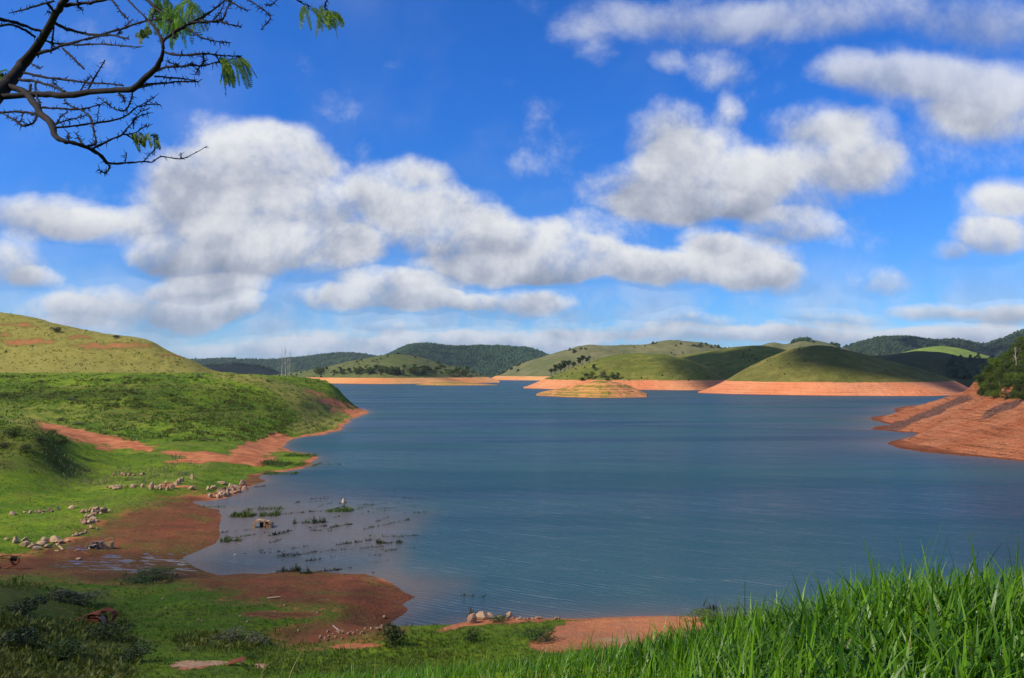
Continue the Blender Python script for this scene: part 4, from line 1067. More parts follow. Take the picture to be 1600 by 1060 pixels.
# ------------------------------------------------------------------ blades: ground cover and foreground grass
def blades(P, L_, Wd, az, lean, bend, segs, v):
    n = len(P)
    t = np.linspace(0, 1, segs + 1)
    dirh = np.stack([np.cos(az), np.sin(az), np.zeros(n)], 1)
    side = np.stack([-np.sin(az), np.cos(az), np.zeros(n)], 1)
    tw = rng.uniform(-0.9, 0.9, n); side = side * np.cos(tw)[:, None] + dirh * np.sin(tw)[:, None]
    ang = lean[:, None] + bend[:, None] * t[None, :] ** 1.5
    ds = L_[:, None] / segs
    hx = np.concatenate([np.zeros((n, 1)), np.cumsum(np.sin(ang[:, 1:]) * ds, 1)], 1); hz = np.concatenate([np.zeros((n, 1)), np.cumsum(np.cos(ang[:, 1:]) * ds, 1)], 1)
    C = P[:, None, :] + dirh[:, None, :] * hx[:, :, None] + np.array([0, 0, 1.0]) * hz[:, :, None]
    wd = Wd[:, None] * np.clip(1.0 - t[None, :] ** 1.6, 0.03, 1) * np.clip(0.55 + t[None, :] * 2, 0, 1)
    A = C - side[:, None, :] * wd[:, :, None] / 2; B = C + side[:, None, :] * wd[:, :, None] / 2
    V = np.stack([A, B], 2).reshape(-1, 3)
    base = (np.arange(n) * (segs + 1) * 2)[:, None]; k = np.arange(segs)[None, :] * 2
    a = base + k
    Fq = np.stack([a, a + 1, a + 3, a + 2], -1).reshape(-1, 4)
    vv = np.repeat(v, (segs + 1) * 2)
    return V, Fq, vv

# low cover over the shore: positions spread evenly over the view, then put on the ground
def cover(n, pxr, pyr, cond, mat, label, hgt, seed, per=7, wfac=0.10, lean=0.5, name='ground_cover'):
    r = np.random.default_rng(seed)
    px = r.uniform(*pxr, n); py = r.uniform(*pyr, n)
    Pt = []; 
    for c0 in range(0, n, 4000):
        q, ok = hit(px[c0:c0 + 4000], py[c0:c0 + 4000], ds=np.geomspace(18, 900, 420)); Pt.append(q[ok])
    Pt = np.concatenate(Pt)
    A = {k: gattr(g, Pt[:, 0], Pt[:, 1]) for k, g in dict(soil=soil, dry=dry, shrub=shrub, sd=GSD, wet=wet).items()}
    nz = fbm(Pt[:, 0] * 0.12, Pt[:, 1] * 0.12, 3, seed)
    ok = cond(A, Pt, nz) & (A['sd'] > 0.3) & (r.uniform(0, 1, len(Pt)) > (A['soil'] + nz * 0.35) * 1.15)
    Pt = Pt[ok]; m_ = len(Pt)
    h = hgt * r.uniform(0.5, 1.4, m_) * (1 + 0.5 * fbm(Pt[:, 0] * .2, Pt[:, 1] * .2, 2, 7)[...]) * np.clip(Pt[:, 1] / 120, 0.7, 2.2) ** 0.5
    Pb = np.repeat(Pt, per, 0); hb = np.repeat(h, per) * r.uniform(0.6, 1.1, m_ * per)
    Pb = Pb + np.stack([r.normal(0, 1, len(Pb)) * hb * 0.45, r.normal(0, 1, len(Pb)) * hb * 0.45, -0.05 * hb], 1)
    Pb[:, 2] += ground_z(Pb[:, 0], Pb[:, 1]) - np.repeat(Pt[:, 2], per)
    V, Fq, v = blades(Pb, hb, hb * wfac * 2, r.uniform(0, 6.28, len(Pb)), np.abs(r.normal(0, lean, len(Pb))), r.uniform(0, 0.8, len(Pb)), 2,
                      np.clip(np.repeat(r.uniform(0, 1, m_), per) * .6 + r.uniform(0, .4, len(Pb)), 0, 1))
    o = mk(name, V, Fq, mat, False, dict(v=v)); tag(o, label, 'grass', kind='stuff')
cover(26000, (-40, 620), (600, 1075), lambda A, P, n: (A['soil'] < .85) & (A['shrub'] < .7) & (A['dry'] < .5), MAT['tuft'], 'short green grass over the left shore meadows', 0.20, 201, 6, 0.16)
cover(6000, (-40, 600), (485, 700), lambda A, P, n: (A['dry'] > .4) & (A['soil'] < .4), MAT['tuftdry'], 'dry yellow grass on the left hill and point', 0.35, 202, 6, 0.16)
cover(12000, (-40, 560), (590, 1075), lambda A, P, n: (A['shrub'] > .35) & (n > -0.2), MAT['tuftshrub'], 'rough dark herbs on the mound and lower left slope', 0.55, 203, 8, 0.16, 0.6)
cover(9000, (380, 1300), (960, 1075), lambda A, P, n: (A['soil'] < .85), MAT['tuft'], 'green grass at the foot of the near bank', 0.32, 204, 7, 0.12)
cover(16000, (-40, 560), (586, 690), lambda A, P, n: (A['soil'] < .85) & (A['dry'] < .3) & (n > 0.18), MAT['tuftshrub'], 'knee high dark herbs over the terrace slope', 0.5, 206, 9, 0.2, 0.6)
cover(9000, (-40, 560), (586, 690), lambda A, P, n: (A['soil'] < .85) & (n < 0.3), MAT['tuft'], 'taller green grass clumps over the terrace slope', 0.5, 207, 7, 0.2, 0.6)
cover(1400, (-40, 420), (485, 586), lambda A, P, n: (A['soil'] < .4), MAT['tuft'], 'greener clumps mixed into the dry grass of the left hill', 0.6, 208, 6, 0.2, 0.6)
cover(900, (90, 300), (715, 760), lambda A, P, n: (A['soil'] < .85) & (n > 0.0), MAT['leafgrey'], 'pale feathery grass beside the near mound', 0.75, 205, 7, 0.05, 0.25)

# foreground bank of tall grass
def foreground():
    r = np.random.default_rng(55)
    n = 70000
    y = 2.6 + 15.0 * r.uniform(0, 1, n) ** 1.25
    x = r.uniform(-0.85, 0.85, n) * (y + 1.2)
    z = ground_z(x, y)
    u = x / y
    right = sstep(u, -0.05, 0.45)
    clump = fbm(x * 1.1, y * 1.1, 3, 9)
    keep = r.uniform(0, 1, n) < np.clip(0.62 + clump * 0.6 + right * 0.4, 0.12, 1)
    x, y, z, right, clump, u = x[keep], y[keep], z[keep], right[keep], clump[keep], u[keep]; n = len(x)
    L_ = (0.19 + 0.25 * right + 0.06 * sstep(u, -0.3, 0.0)) * (1 + 0.35 * clump) * r.uniform(0.55, 1.25, n)
    tall = r.uniform(0, 1, n) < 0.02; L_ = np.where(tall, L_ * 1.45, L_)
    Wd = (0.008 + 0.020 * right) * r.uniform(0.6, 1.5, n)
    az = r.normal(0.2, 1.5, n)
    lean = np.abs(r.normal(0.12, 0.2, n)); bend = r.uniform(0.1, 1.9, n) * np.where(tall, 0.35, 1)
    v = np.clip(r.beta(1.6, 1.8, n) + clump * 0.25, 0, 1)
    V, Fq, vv = blades(np.stack([x, y, z - 0.02], 1), L_, Wd, az, lean, bend, 5, v)
    o = mk('tall_grass', V, Fq, MAT['grass'], True, dict(v=vv)); tag(o, 'tall bright green grass on the near bank', 'grass', kind='stuff')
    # a few straw blades
    m_ = 260
    y = r.uniform(4, 13, m_); x = r.uniform(-0.6, 0.8, m_) * y
    V, Fq, vv = blades(np.stack([x, y, ground_z(x, y)], 1), r.uniform(0.3, 0.6, m_), r.uniform(0.004, 0.009, m_), r.uniform(0, 6.28, m_), np.abs(r.normal(0.4, 0.3, m_)), r.uniform(0.2, 1.2, m_), 5, r.uniform(0, 1, m_))
    o = mk('dry_grass', V, Fq, MAT['tuftdry'], True, dict(v=vv)); tag(o, 'thin straw blades mixed into the near grass', 'grass', kind='stuff')
foreground()

# ------------------------------------------------------------------ weeds standing in the shallows
def weed(px1, py1, px2, py2, n, h, mat, label, group=None, wy=0.5, name='water_weed'):
    r = np.random.default_rng(int(px1 * 3 + py1 * 7))
    a = W0(px1, py1); b = W0(px2, py2)
    t = r.uniform(0, 1, n)
    # broken, clumpy line
    t = t[(fbm(t * 9 + px1, t * 0 + 1.0, 2, 3) > -0.45)]; n = len(t)
    Pw = a[None] + (b - a)[None] * t[:, None]
    dv = (b - a)[:2]; L0 = np.linalg.norm(dv); nrm = np.array([-dv[1], dv[0]]) / (L0 + 1e-6)
    off = r.normal(0, wy, n) + math.sin(px1) * L0 * 0.06 * np.sin(t * 4)
    Pw[:, :2] += nrm[None] * off[:, None]
    Pw[:, 2] = np.maximum(ground_z(Pw[:, 0], Pw[:, 1]), -0.04) - 0.02
    hb = h * r.uniform(0.25, 1.2, n) * (1 + 0.8 * fbm(t * 6 + px1, t * 0 + 3.0, 2, 9))
    c = Pw.mean(0)
    V, Fq, v = blades(Pw - c, hb, hb * 0.12 + 0.05, r.uniform(0, 6.28, n), np.abs(r.normal(0.6, 0.5, n)), r.uniform(0, 1.2, n), 3, r.uniform(0, 1, n))
    o = mk(name, V, Fq, mat, False, dict(v=v)); o.location = c
    tag(o, label, 'water weed', group)
MAT['weed'] = leaf_mat('dark_weed', (0.022, 0.030, 0.012), (0.055, 0.065, 0.022), trans=0.1)
MAT['weedgreen'] = leaf_mat('green_weed', (0.035, 0.075, 0.008), (0.10, 0.16, 0.02), trans=0.25)
GW = 'dark weed rows in the shallows'
WL = [(458,786,512,783,70,.5),(462,802,498,799,90,.5),(498,793,518,786,60,.5),(500,800,540,792,110,.6),(555,790,585,788,60,.4),(585,797,612,792,50,.4),(600,795,655,789,80,.4),(630,778,668,780,60,.4),(630,802,690,804,90,.4),(506,812,532,807,60,.5),
 (510,827,550,819,150,.6),(480,826,510,822,60,.5),(588,815,608,808,60,.6),(566,828,604,820,100,.5),(604,820,640,812,70,.6),(420,838,458,829,120,.6),(350,842,420,832,100,.5),(525,852,582,844,160,.5),(550,858,600,854,100,.4),
 (455,870,520,858,150,.5),(420,849,440,843,40,.5),(570,880,612,876,90,.3),(380,866,424,858,70,.4),(475,896,550,888,130,.5),(395,762,420,759,80,.5),(690,768,702,765,40,.4),(500,696,535,691,50,.4),(556,702,578,699,30,.4),(720,930,756,933,50,.4),(345,833,392,828,70,.4),(620,767,600,764,30,.3)]
_w = np.random.default_rng(91)
for _i in range(30):
    _x = _w.uniform(400, 670); _y = _w.uniform(768, 888); _l = _w.uniform(15, 55); _s = _w.uniform(-0.22, 0.02)
    if _x + _l < 700 and (_x > 440 or _y > 832): WL.append((_x, _y, _x + _l, _y + _s * _l, int(_l * 1.3), _w.uniform(.3, .5)))
for i, (x1, y1, x2, y2, n, h) in enumerate(WL):
    weed(x1, y1, x2, y2, int(n * 1.9), h * 0.8, MAT['weed'], 'thin dark row of weed lying in the shallow water', GW, wy=0.14)
for (cx, cy, w_, n, h, mt, lb, wy) in [(398,806,36,1700,.85,'weedgreen','dense green grass tuft standing in the water behind the pale wreck',0.9),(530,799,22,700,.9,'weedgreen','green weed patch in the water below the white post',0.7),
        (361,846,18,420,.6,'weedgreen','small green weed patch by the muddy shore',0.5),(608,849,20,500,.8,'weed','dark bushy weed patch farthest out in the shallows',0.5),(475,818,16,260,.9,'weed','upright dark reeds left of the weed rows',0.6),(500,817,10,160,.9,'weed','short clump of upright reeds in the middle of the shallows',0.4),
        (450,893,18,300,.6,'weed','dark tuft at the edge of the brown spit',0.4),(415,797,30,400,.6,'weedgreen','thin green fringe behind the dense grass tuft',0.8),(335,793,18,300,.4,'weedgreen','low green fringe along the mud point',0.4),(480,898,14,200,.6,'weed','small dark tuft beside the brown spit',0.3),
        (440,870,10,160,.5,'weed','faint thin reeds near the white float',0.5),(745,962,12,60,.8,'weed','a few thin dark stalks behind the shore boulders',0.3),(1125,955,30,80,.9,'weed','thin stalks in the water off the orange mound',0.6)]:
    weed(cx - w_, cy, cx + w_, cy - 1, n, h, MAT[mt], lb, None, wy)
# grassy tongues running into the water beyond the rocks
for (cx, cy, w_, n, wy, lb) in [(470,713,26,2600,2.2,'far green grass tongue reaching into the water'),(455,727,42,4600,3.0,'long green grass tongue reaching into the water'),(440,740,26,1800,1.2,'near ragged end of the grass tongues in the water'),(520,726,18,160,.4,'thin line of grass trailing from the tongues')]:
    weed(cx - w_, cy, cx + w_, cy, n, .55, MAT['weedgreen'], lb, None, wy, name='grass_tongue')

# ------------------------------------------------------------------ rocks
def rock_mesh(seed, sharp=0.25):
    r = np.random.default_rng(seed)
    v, f = ICO2
    v = v.copy()
    for _ in range(9):
        n = r.normal(size=3); n /= np.linalg.norm(n); d = r.uniform(0.45, 0.85)
        over = v @ n - d
        v = np.where(over[:, None] > 0, v - over[:, None] * n, v)
    v = v * (1 + r.normal(0, 0.02, (len(v), 1)))
    return v, f
ROCKD = [rock_mesh(300 + i) for i in range(8)]
RM = []
for i, (v, f) in enumerate(ROCKD):
    o = mk('rock', v, f, MAT['rock'], False); RM.append(o.data); bpy.data.objects.remove(o)
RMR = []
for i, (v, f) in enumerate(ROCKD):
    o = mk('rock', v, f, MAT['rockred'], False); RMR.append(o.data); bpy.data.objects.remove(o)
rk_rng = np.random.default_rng(77)
def rock(px, py, wpx, hpx, label, group=None, red=False, name='rock', lift=0.0):
    """py is the rock's foot in the photograph"""
    p = gpt(px, py, zmin=-0.1)
    s = p[1] / F
    o = bpy.data.objects.new(name, vary(RMR if red else RM, int(rk_rng.integers(0, 8)))); sc.collection.objects.link(o)
    o.location = (p[0], p[1] + wpx * s * 0.2, p[2] + hpx * s * 0.38 + lift)
    o.scale = (wpx * s * 0.62, wpx * s * 0.5, hpx * s * 0.68)
    o.rotation_euler = (rk_rng.uniform(-.25, .25), rk_rng.uniform(-.25, .25), rk_rng.uniform(0, 6.28) if abs(wpx - hpx) < 6 else rk_rng.uniform(-.4, .4))
    tag(o, label, 'rock', group)
    return o
BIG = [(738,974,18,15,'square pale boulder with a red stained side on the near shore',1),(755,968,22,11,'long pale boulder next to the square one on the near shore',0),(765,967,16,8,'low pale slab joined to the right of the long boulder',0),(796,965,10,9,'pointed pale boulder right of the long shore boulder',0),(781,967,9,5,'small flat stone between the two shore boulders',0),
 (22,849,12,11,'leaning pale rock at the left end of the lower rock row',0),(37,847,10,7,'small pale rock behind the lower rock row',0),(36,854,15,8,'rounded pinkish rock in the lower rock row',0),(50,857,17,6,'flat pale slab in the lower rock row',0),(55,860,13,6,'flat slab at the front of the lower rock row',0),
 (63,853,15,9,'broad pale rock in the middle of the lower rock row',0),(70,848,12,9,'rock behind the broad one in the lower rock row',0),(71,856,10,5,'small rock at the foot of the lower rock row',0),(84,849,17,11,'largest flat topped pale rock at the right of the lower rock row',0),(94,850,8,7,'dark stained rock beside the flat topped one',1),(104,847,9,4,'last low stone right of the flat topped rock',0),(8,844,9,3,'flat stone alone in the grass at the left',0),
 (17,806,13,6,'flat pale rock alone in the bright grass at the left edge',0),(111,796,13,6,'flat pale rock in the bright grass by the rubble heap',0),(46,803,6,5,'small pale stone in the bright grass row',0),(89,795,4,6,'upright little stone at the top of the bright grass row',0),
 (300,749,8,8,'pointed pale rock standing alone above the upper rock row',0),(222,762,6,7,'short upright rock in the upper rock row',0),(236,765,7,11,'tallest pointed rock in the upper rock row',0),(261,766,7,7,'rounded pale rock in front of the upper rock row',0),(269,764,8,8,'pale rock right of the rounded one in the upper row',0),(275,758,8,7,'pale rock of the close cluster, left one',0),(279,756,9,8,'pale rock of the close cluster, middle one',0),(285,753,7,7,'pale rock of the close cluster, right one',0),(298,765,10,5,'low pale rock at the right of the upper row',0),(259,756,5,4,'small rock behind the upper rock row',0),
 (379,759,10,9,'pointed rock standing at the tip of the shore rock pile',0),(381,767,10,6,'dark wet rock at the water end of the shore rock pile',1),(334,765,14,6,'long pale slab at the left of the shore rock pile',0),(325,766,8,6,'pale rock left of the long slab by the shore pile',0),(328,778,8,7,'rounded pale rock low by the shore pile',0),(348,768,9,8,'grey rock on the shore rock pile',1),(359,762,8,6,'pale rock near the top of the shore rock pile',0),(367,765,10,7,'orange tinted rock on the shore rock pile',0),(345,757,14,5,'low pale slab behind the shore rock pile',0),(356,768,7,5,'small rock in the middle of the shore rock pile',0),(351,776,10,6,'dark rock at the water side of the shore rock pile',1),
 (160,802,10,9,'reddish block on the rubble heap in the meadow',1),(135,809,9,7,'largest pale block on the lower part of the rubble heap',0),(141,826,7,5,'orange tinted stone at the foot of the rubble heap',0),(172,799,6,3,'flat stone right of the rubble heap',0),(152,828,4,4,'little stone at the foot of the rubble heap',0),(341,777,6,4,'small stone on the red soil beside the shore pile',0),(363,772,8,5,'wet stone at the foot of the shore pile',1)]
for (x, y, w_, h_, lb, rd) in BIG: rock(x, y, w_, h_, lb, red=bool(rd), name='boulder' if y > 960 else 'rock')
def pile(cx, cy, rx, ry, n, smin, smax, label, group, seed, red=0.4, slope=0.0):
    r = np.random.default_rng(seed)
    for i in range(n):
        x = cx + r.normal(0, rx * 0.5); y = cy + r.normal(0, ry * 0.5) + slope * (x - cx)
        s = r.uniform(smin, smax) * 1.6
        rock(x, y, s * r.uniform(1, 1.5), s * 0.8, label, group, red=r.uniform() < red, name='stone')
pile(180,763,14,2.5,34,1.8,3.2,'small stone in the strip of rubble at the left of the upper rock row','rubble strip stones',1)
pile(205,761,10,2,10,2,3.5,'small stone between the rubble strip and the upper rock row','stones of the upper row',2)
pile(247,763,10,2,10,2,3.5,'little stone between the bigger rocks of the upper row','little stones of the upper row',3)
pile(198,743,22,1.5,14,1.5,3.2,'tiny pale stone in the faint row in the far part of the meadow','faint far row of stones',4)
pile(354,771,20,5,42,2.2,5.0,'small stone in the rock pile at the water edge','stones of the shore pile',5,0.6,-0.15)
pile(148,800,16,5,34,2,4.5,'small stone on the upper part of the rubble heap in the meadow','upper rubble heap stones',6,0.6)
pile(140,816,14,5,32,2,4.5,'small stone on the lower part of the rubble heap in the meadow','lower rubble heap stones',7,0.5)
pile(60,801,26,3,18,1.5,3.5,'small stone in the broken row across the bright grass','broken row stones',8,0.6,-0.12)
pile(125,835,30,3,16,1.2,3,'tiny stone scattered where the grass meets the mud','stones on the mud edge',9,0.2,-0.25)
pile(72,853,24,4,12,1.5,3.5,'little stone among the slabs of the lower rock row','little stones of the lower row',10,0.4)
pile(340,960,200,30,16,1.2,2.6,'tiny pale stone scattered on the near spit','stones on the near spit',11,0.2)
pile(820,968,60,1.5,14,1.5,3.2,'little pale stone along the near waterline','waterline stones',12,0.3)
pile(545,990,60,10,26,1.5,4.0,'small clod of red earth on the eroded edge of the spit','clods on the eroded edge',13,0.95,-0.15)

# ------------------------------------------------------------------ wrecks and debris
def scale_at(px, py):
    p = gpt(px, py, zmin=0.0); return p, p[1] / F

def box_v(c, s, rot=(0, 0, 0), jit=0.0, r=None, sub=1):
    """closed box with subdivided faces"""
    import bmesh
    bm = bmesh.new(); bmesh.ops.create_cube(bm, size=1.0)
    if sub: bmesh.ops.subdivide_edges(bm, edges=bm.edges[:], cuts=sub, use_grid_fill=True)
    v = np.array([x.co[:] for x in bm.verts]); f = np.array([[y.index for y in x.verts] for x in bm.faces]); bm.free()
    v = v * np.array(s)
    if jit: v = v + (r or rng).normal(0, jit, v.shape)
    R = np.array(Matrix.Rotation(rot[2], 3, 'Z') @ Matrix.Rotation(rot[1], 3, 'Y') @ Matrix.Rotation(rot[0], 3, 'X'))
    return v @ R.T + np.array(c), f

def panel(profile, y0, y1, thick, cuts=6, jit=0.02, r=None):
    """bent sheet: profile of (x,z) points swept in y, given a real thickness"""
    r = r or np.random.default_rng(1)
    pr = np.array(profile, float); n = len(pr); ys = np.linspace(y0, y1, cuts)
    T = np.gradient(pr, axis=0); Nn = np.stack([-T[:, 1], T[:, 0]], 1); Nn /= np.linalg.norm(Nn, axis=1)[:, None]
    d = r.normal(0, jit, (cuts, n))
    top = np.stack([np.stack([pr[:, 0] + Nn[:, 0] * d[k], np.full(n, ys[k]), pr[:, 1] + Nn[:, 1] * d[k]], 1) for k in range(cuts)])
    bot = top - np.stack([Nn[:, 0], np.zeros(n), Nn[:, 1]], 1)[None] * thick
    V = np.concatenate([top.reshape(-1, 3), bot.reshape(-1, 3)]); m_ = cuts * n
    g = gridfaces(cuts, n); Fs = [g, g[:, ::-1] + m_]
    e = []
    for k in range(cuts - 1):
        for c_ in (0, n - 1):
            a = k * n + c_; b = (k + 1) * n + c_; e.append((a, b, b + m_, a + m_))
    for c_ in range(n - 1):
        for k in (0, cuts - 1):
            a = k * n + c_; b = a + 1; e.append((a, b, b + m_, a + m_))
    Fs.append(np.array(e))
    return V, np.concatenate(Fs)

def arc(cx, cz, rad, a0, a1, n=8): return [(cx + rad * math.cos(t), cz + rad * math.sin(t)) for t in np.linspace(a0, a1, n)]

# rusty crushed car body in the grass, lower left
p, s = scale_at(148, 976)
r0 = np.random.default_rng(5)
rt = tag(empty('car_wreck', (p[0], p[1], p[2] - 0.1), math.radians(-8), 0.85), 'crushed red rusty car body lying in the grass at the lower left', 'wreck')
b = Acc()
b.add(*box_v((0.1, -0.55, 0.38), (1.5, 0.12, 0.80), (0.08, 0, 0.02), 0.02, r0, 2))     # side skirt facing the viewer
b.add(*box_v((0.95, 0.1, 0.30), (0.12, 1.3, 0.55), (0, 0.1, 0.3), 0.02, r0, 2))
b.add(*box_v((-0.2, 0.7, 0.45), (2.2, 0.12, 0.8), (0, 0, 0), 0.02, r0, 2))
b.add(*box_v((0.1, 0.05, 0.12), (2.0, 1.2, 0.1), (0, 0, 0), 0.01, r0, 2)); b.build('body', MAT['rust'], rt)
h_ = Acc(); h_.add(*panel([(-2.1, 0.45), (-1.6, 0.72), (-1.0, 1.0), (-0.4, 1.22), (0.2, 1.32), (0.8, 1.30)], -0.62, 0.75, 0.05, 6, 0.035, r0))
h_.build('hood', MAT['rust'], rt)
h_ = Acc(); h_.add(*panel([(0.55, 1.12), (0.9, 1.05), (1.15, 0.8), (1.3, 0.42)], -0.60, 0.05, 0.06, 4, 0.03, r0)); h_.build('fender', MAT['rustpale'], rt)
h_ = Acc(); h_.add(*panel([(0.5, 1.35), (0.75, 1.62), (1.2, 1.52), (1.75, 1.40), (1.98, 1.05), (1.85, 0.55), (1.5, 0.3)], 0.0, 0.75, 0.06, 5, 0.04, r0)); h_.build('rear_panel', MAT['rust'], rt)
h_ = Acc(); h_.add(*box_v((0.35, -0.45, 1.02), (1.0, 0.25, 0.16), (0, -0.1, 0.05), 0.02, r0, 1)); h_.build('door_beam', MAT['rust'], rt)

# pale weathered car shell standing in the shallows
p, s = scale_at(411, 824)
rt = tag(empty('car_wreck', (p[0], p[1], -0.35), math.radians(4)), 'pale rusted car shell standing half sunk in the shallow water', 'wreck')
r0 = np.random.default_rng(6)
b = Acc()
b.add(*panel([(-1.55, 0.0), (-1.58, 0.7), (-1.5, 1.2), (-1.25, 1.42), (-0.7, 1.55), (-0.2, 1.56)], -0.7, 0.7, 0.07, 6, 0.03, r0))
b.add(*panel([(-0.35, 1.58), (0.1, 1.52), (0.5, 1.40), (1.0, 1.35), (1.4, 1.15), (1.58, 0.8), (1.6, 0.2)], -0.7, 0.7, 0.07, 6, 0.03, r0))
b.build('body', MAT['rustpale'], rt)
b = Acc()
for (x0, x1, z1) in ((-1.5, -1.05, 1.32), (0.25, 0.5, 1.35)):
    b.add(*box_v(((x0 + x1) / 2, -0.72, z1 / 2), (x1 - x0, 0.08, z1), (0, 0.03, 0), 0.012, r0, 2))
b.add(*box_v((-0.45, -0.72, 1.40), (1.5, 0.08, 0.24), (0, 0.03, 0), 0.012, r0, 2)); b.build('side_panel', MAT['rustpale'], rt)
b = Acc(); b.add(*panel(arc(1.0, 0.45, 0.62, math.pi, 0.0, 9), -0.86, -0.45, 0.07, 4, 0.01, r0)); b.build('wheel_arch', MAT['rust'], rt)
b = Acc(); b.add(*box_v((0.98, -0.78, 0.62), (0.75, 0.10, 0.45), (0, 0.1, 0), 0.02, r0, 2)); b.build('fender', MAT['rustpale'], rt)
b = Acc(); b.add(*box_v((-0.25, 0.1, 0.75), (0.5, 0.5, 0.9), (0, 0, 0.3), 0.05, r0, 2)); b.add(*box_v((0.55, 0.2, 0.8), (0.5, 0.5, 0.8), (0, 0, 0.1), 0.05, r0, 2)); b.build('engine_block', MAT['dark'], rt)

# rusty chassis frame at the left edge
p, s = scale_at(14, 889)
rt = tag(empty('rusty_chassis', (p[0], p[1], p[2])), 'orange rusty frame with curved legs at the left edge of the mud', 'wreck')
b = Acc()
b.add(*tube([(-1.9, 0, 1.1), (-1.3, 0, 1.3), (-0.5, 0, 1.25), (0.0, 0, 1.15)], [.09, .09, .09, .08], 6))
b.add(*tube([(-1.9, 0.9, 1.15), (-1.0, 0.9, 1.35), (0.0, 0.9, 1.3), (0.9, 0.8, 1.35)], [.07, .07, .07, .07], 6))
b.build('rail', MAT['rust'], rt, True)
b = Acc(); b.add(*tube([(-1.4, 0, 1.3), (-1.25, -0.05, 0.8), (-1.05, -0.1, 0.3), (-0.95, -0.1, 0.0)], [.10, .09, .08, .08], 6)); b.build('leg', MAT['rust'], rt, True)
b = Acc(); b.add(*tube([(0.0, 0, 1.2), (0.25, 0, 0.9), (0.55, 0, 0.65), (0.35, 0, 0.35), (-0.1, 0, 0.15), (-0.55, 0, 0.05)], [.10, .1, .1, .09, .09, .08], 6)); b.build('leg', MAT['rust'], rt, True)
b = Acc(); t = np.linspace(-0.3, 3.5, 12); b.add(*tube(np.stack([0.6 + 0.5 * np.cos(t + 2.9), 0 * t + 0.1, 0.95 + 0.45 * np.sin(t + 2.9)], 1), np.full(12, .08), 6)); b.add(*tube([(1.05, 0.1, 1.3), (1.1, 0.1, 0.9), (0.85, 0.1, 0.5), (0.45, 0, 0.3)], [.07, .08, .08, .07], 6)); b.build('bracket', MAT['rust'], rt, True)
b = Acc(); b.add(*box_v((0.45, 0.15, 1.15), (0.6, 0.5, 0.35), (0.1, 0.2, 0.3), 0.03, np.random.default_rng(3), 2)); b.build('engine_block', MAT['dark'], rt)
b = Acc(); b.add(*tube([(0.9, -0.1, 0.1), (1.4, -0.1, 0.03), (1.9, 0, 0.06), (2.05, 0, 0.12)], [.05, .06, .05, .04], 6)); b.build('rod', MAT['rust'], rt, True)

# junk heap and crate beside the puddle
p, s = scale_at(150, 857)
rt = tag(empty('debris_heap', (p[0], p[1], p[2])), 'heap of grey broken boards and sheet beside the yellow crate', 'debris')
r0 = np.random.default_rng(8); b = Acc()
for i in range(26):
    b.add(*box_v((r0.normal(-0.1, 0.5), r0.normal(0, 0.3), abs(r0.normal(0.35, 0.25))), (r0.uniform(.3, 1.1), r0.uniform(.1, .4), r0.uniform(.04, .12)), (r0.normal(0, .5), r0.normal(0, .5), r0.uniform(0, 3)), 0.01, r0, 0))
b.build('boards', MAT['debris'], rt)
b = Acc(); b.add(*panel([(-0.9, 0.15), (-0.5, 0.6), (0.0, 0.95), (0.5, 1.05), (0.8, 0.9)], -0.3, 0.4, 0.04, 4, 0.04, r0)); b.build('sheet', MAT['debris'], rt)
p, s = scale_at(168, 857)
rt = tag(empty('crate', (p[0], p[1], p[2]), 0.05), 'yellow wooden crate with a bent wire handle beside the junk heap', 'crate')
b = Acc(); r0 = np.random.default_rng(9)
for sx in (-1, 1): b.add(*box_v((sx * 0.62, 0, 0.42), (0.06, 0.8, 0.84), (0, 0, 0), 0.005, r0, 1))
for sy in (-1, 1):
    for k in range(3): b.add(*box_v((0, sy * 0.39, 0.14 + k * 0.28), (1.17, 0.05, 0.25), (0, 0, 0), 0.005, r0, 1))
b.build('box', MAT['wood'], rt)
b = Acc(); b.add(*tube([(-0.75, 0, 0.8), (-0.4, 0, 1.15), (0.1, 0, 1.4), (0.65, 0, 1.5)], [.035] * 4, 5)); b.add(*tube([(0.63, 0, 1.5), (0.62, 0, 0.8)], [.035] * 2, 5)); b.build('handle', MAT['wood'], rt)

def plank(x1, y1, x2, y2, wid, mat, label, name='plank', cat='plank'):
    a = gpt(x1, y1, zmin=0.0); c = gpt(x2, y2, zmin=0.0)
    m_ = (a + c) / 2; d = c - a; L_ = np.linalg.norm(d)
    v, f = box_v((0, 0, 0), (L_, wid, wid * 0.4), (0, 0, 0), 0.004, rng, 2)
    v[:, 2] += 0.04 * np.sin(v[:, 0] * 1.3) * wid * 3
    o = mk(name, v, f, mat, False); o.location = (m_[0], m_[1], m_[2] + wid * 0.3)
    o.rotation_euler = (0.1, -math.asin(np.clip(d[2] / L_, -1, 1)), math.atan2(d[1], d[0]))
    tag(o, label, cat)
plank(88,850,98,860,.22,MAT['wood'],'pale plank leaning from the flat topped rock to the mud')
plank(86,861,92,862,.22,MAT['wood'],'short pale plank lying on the mud')
plank(117,861,124,860,.18,MAT['wood'],'short pale plank by the puddle left of the crate')
plank(128,862,141,868,.16,MAT['rust'],'thin rusty bar lying on the mud below the crate', 'metal_bar', 'bar')
plank(120,874,125,875,.35,MAT['rock'],'small pale block on the mud between puddles', 'block', 'block')
plank(418,936,438,935,.30,MAT['wood'],'pale weathered plank on the brown spit')
plank(520,978,532,988,.10,MAT['deadwood'],'thin pale stick on the eroded red edge', 'stick', 'stick')
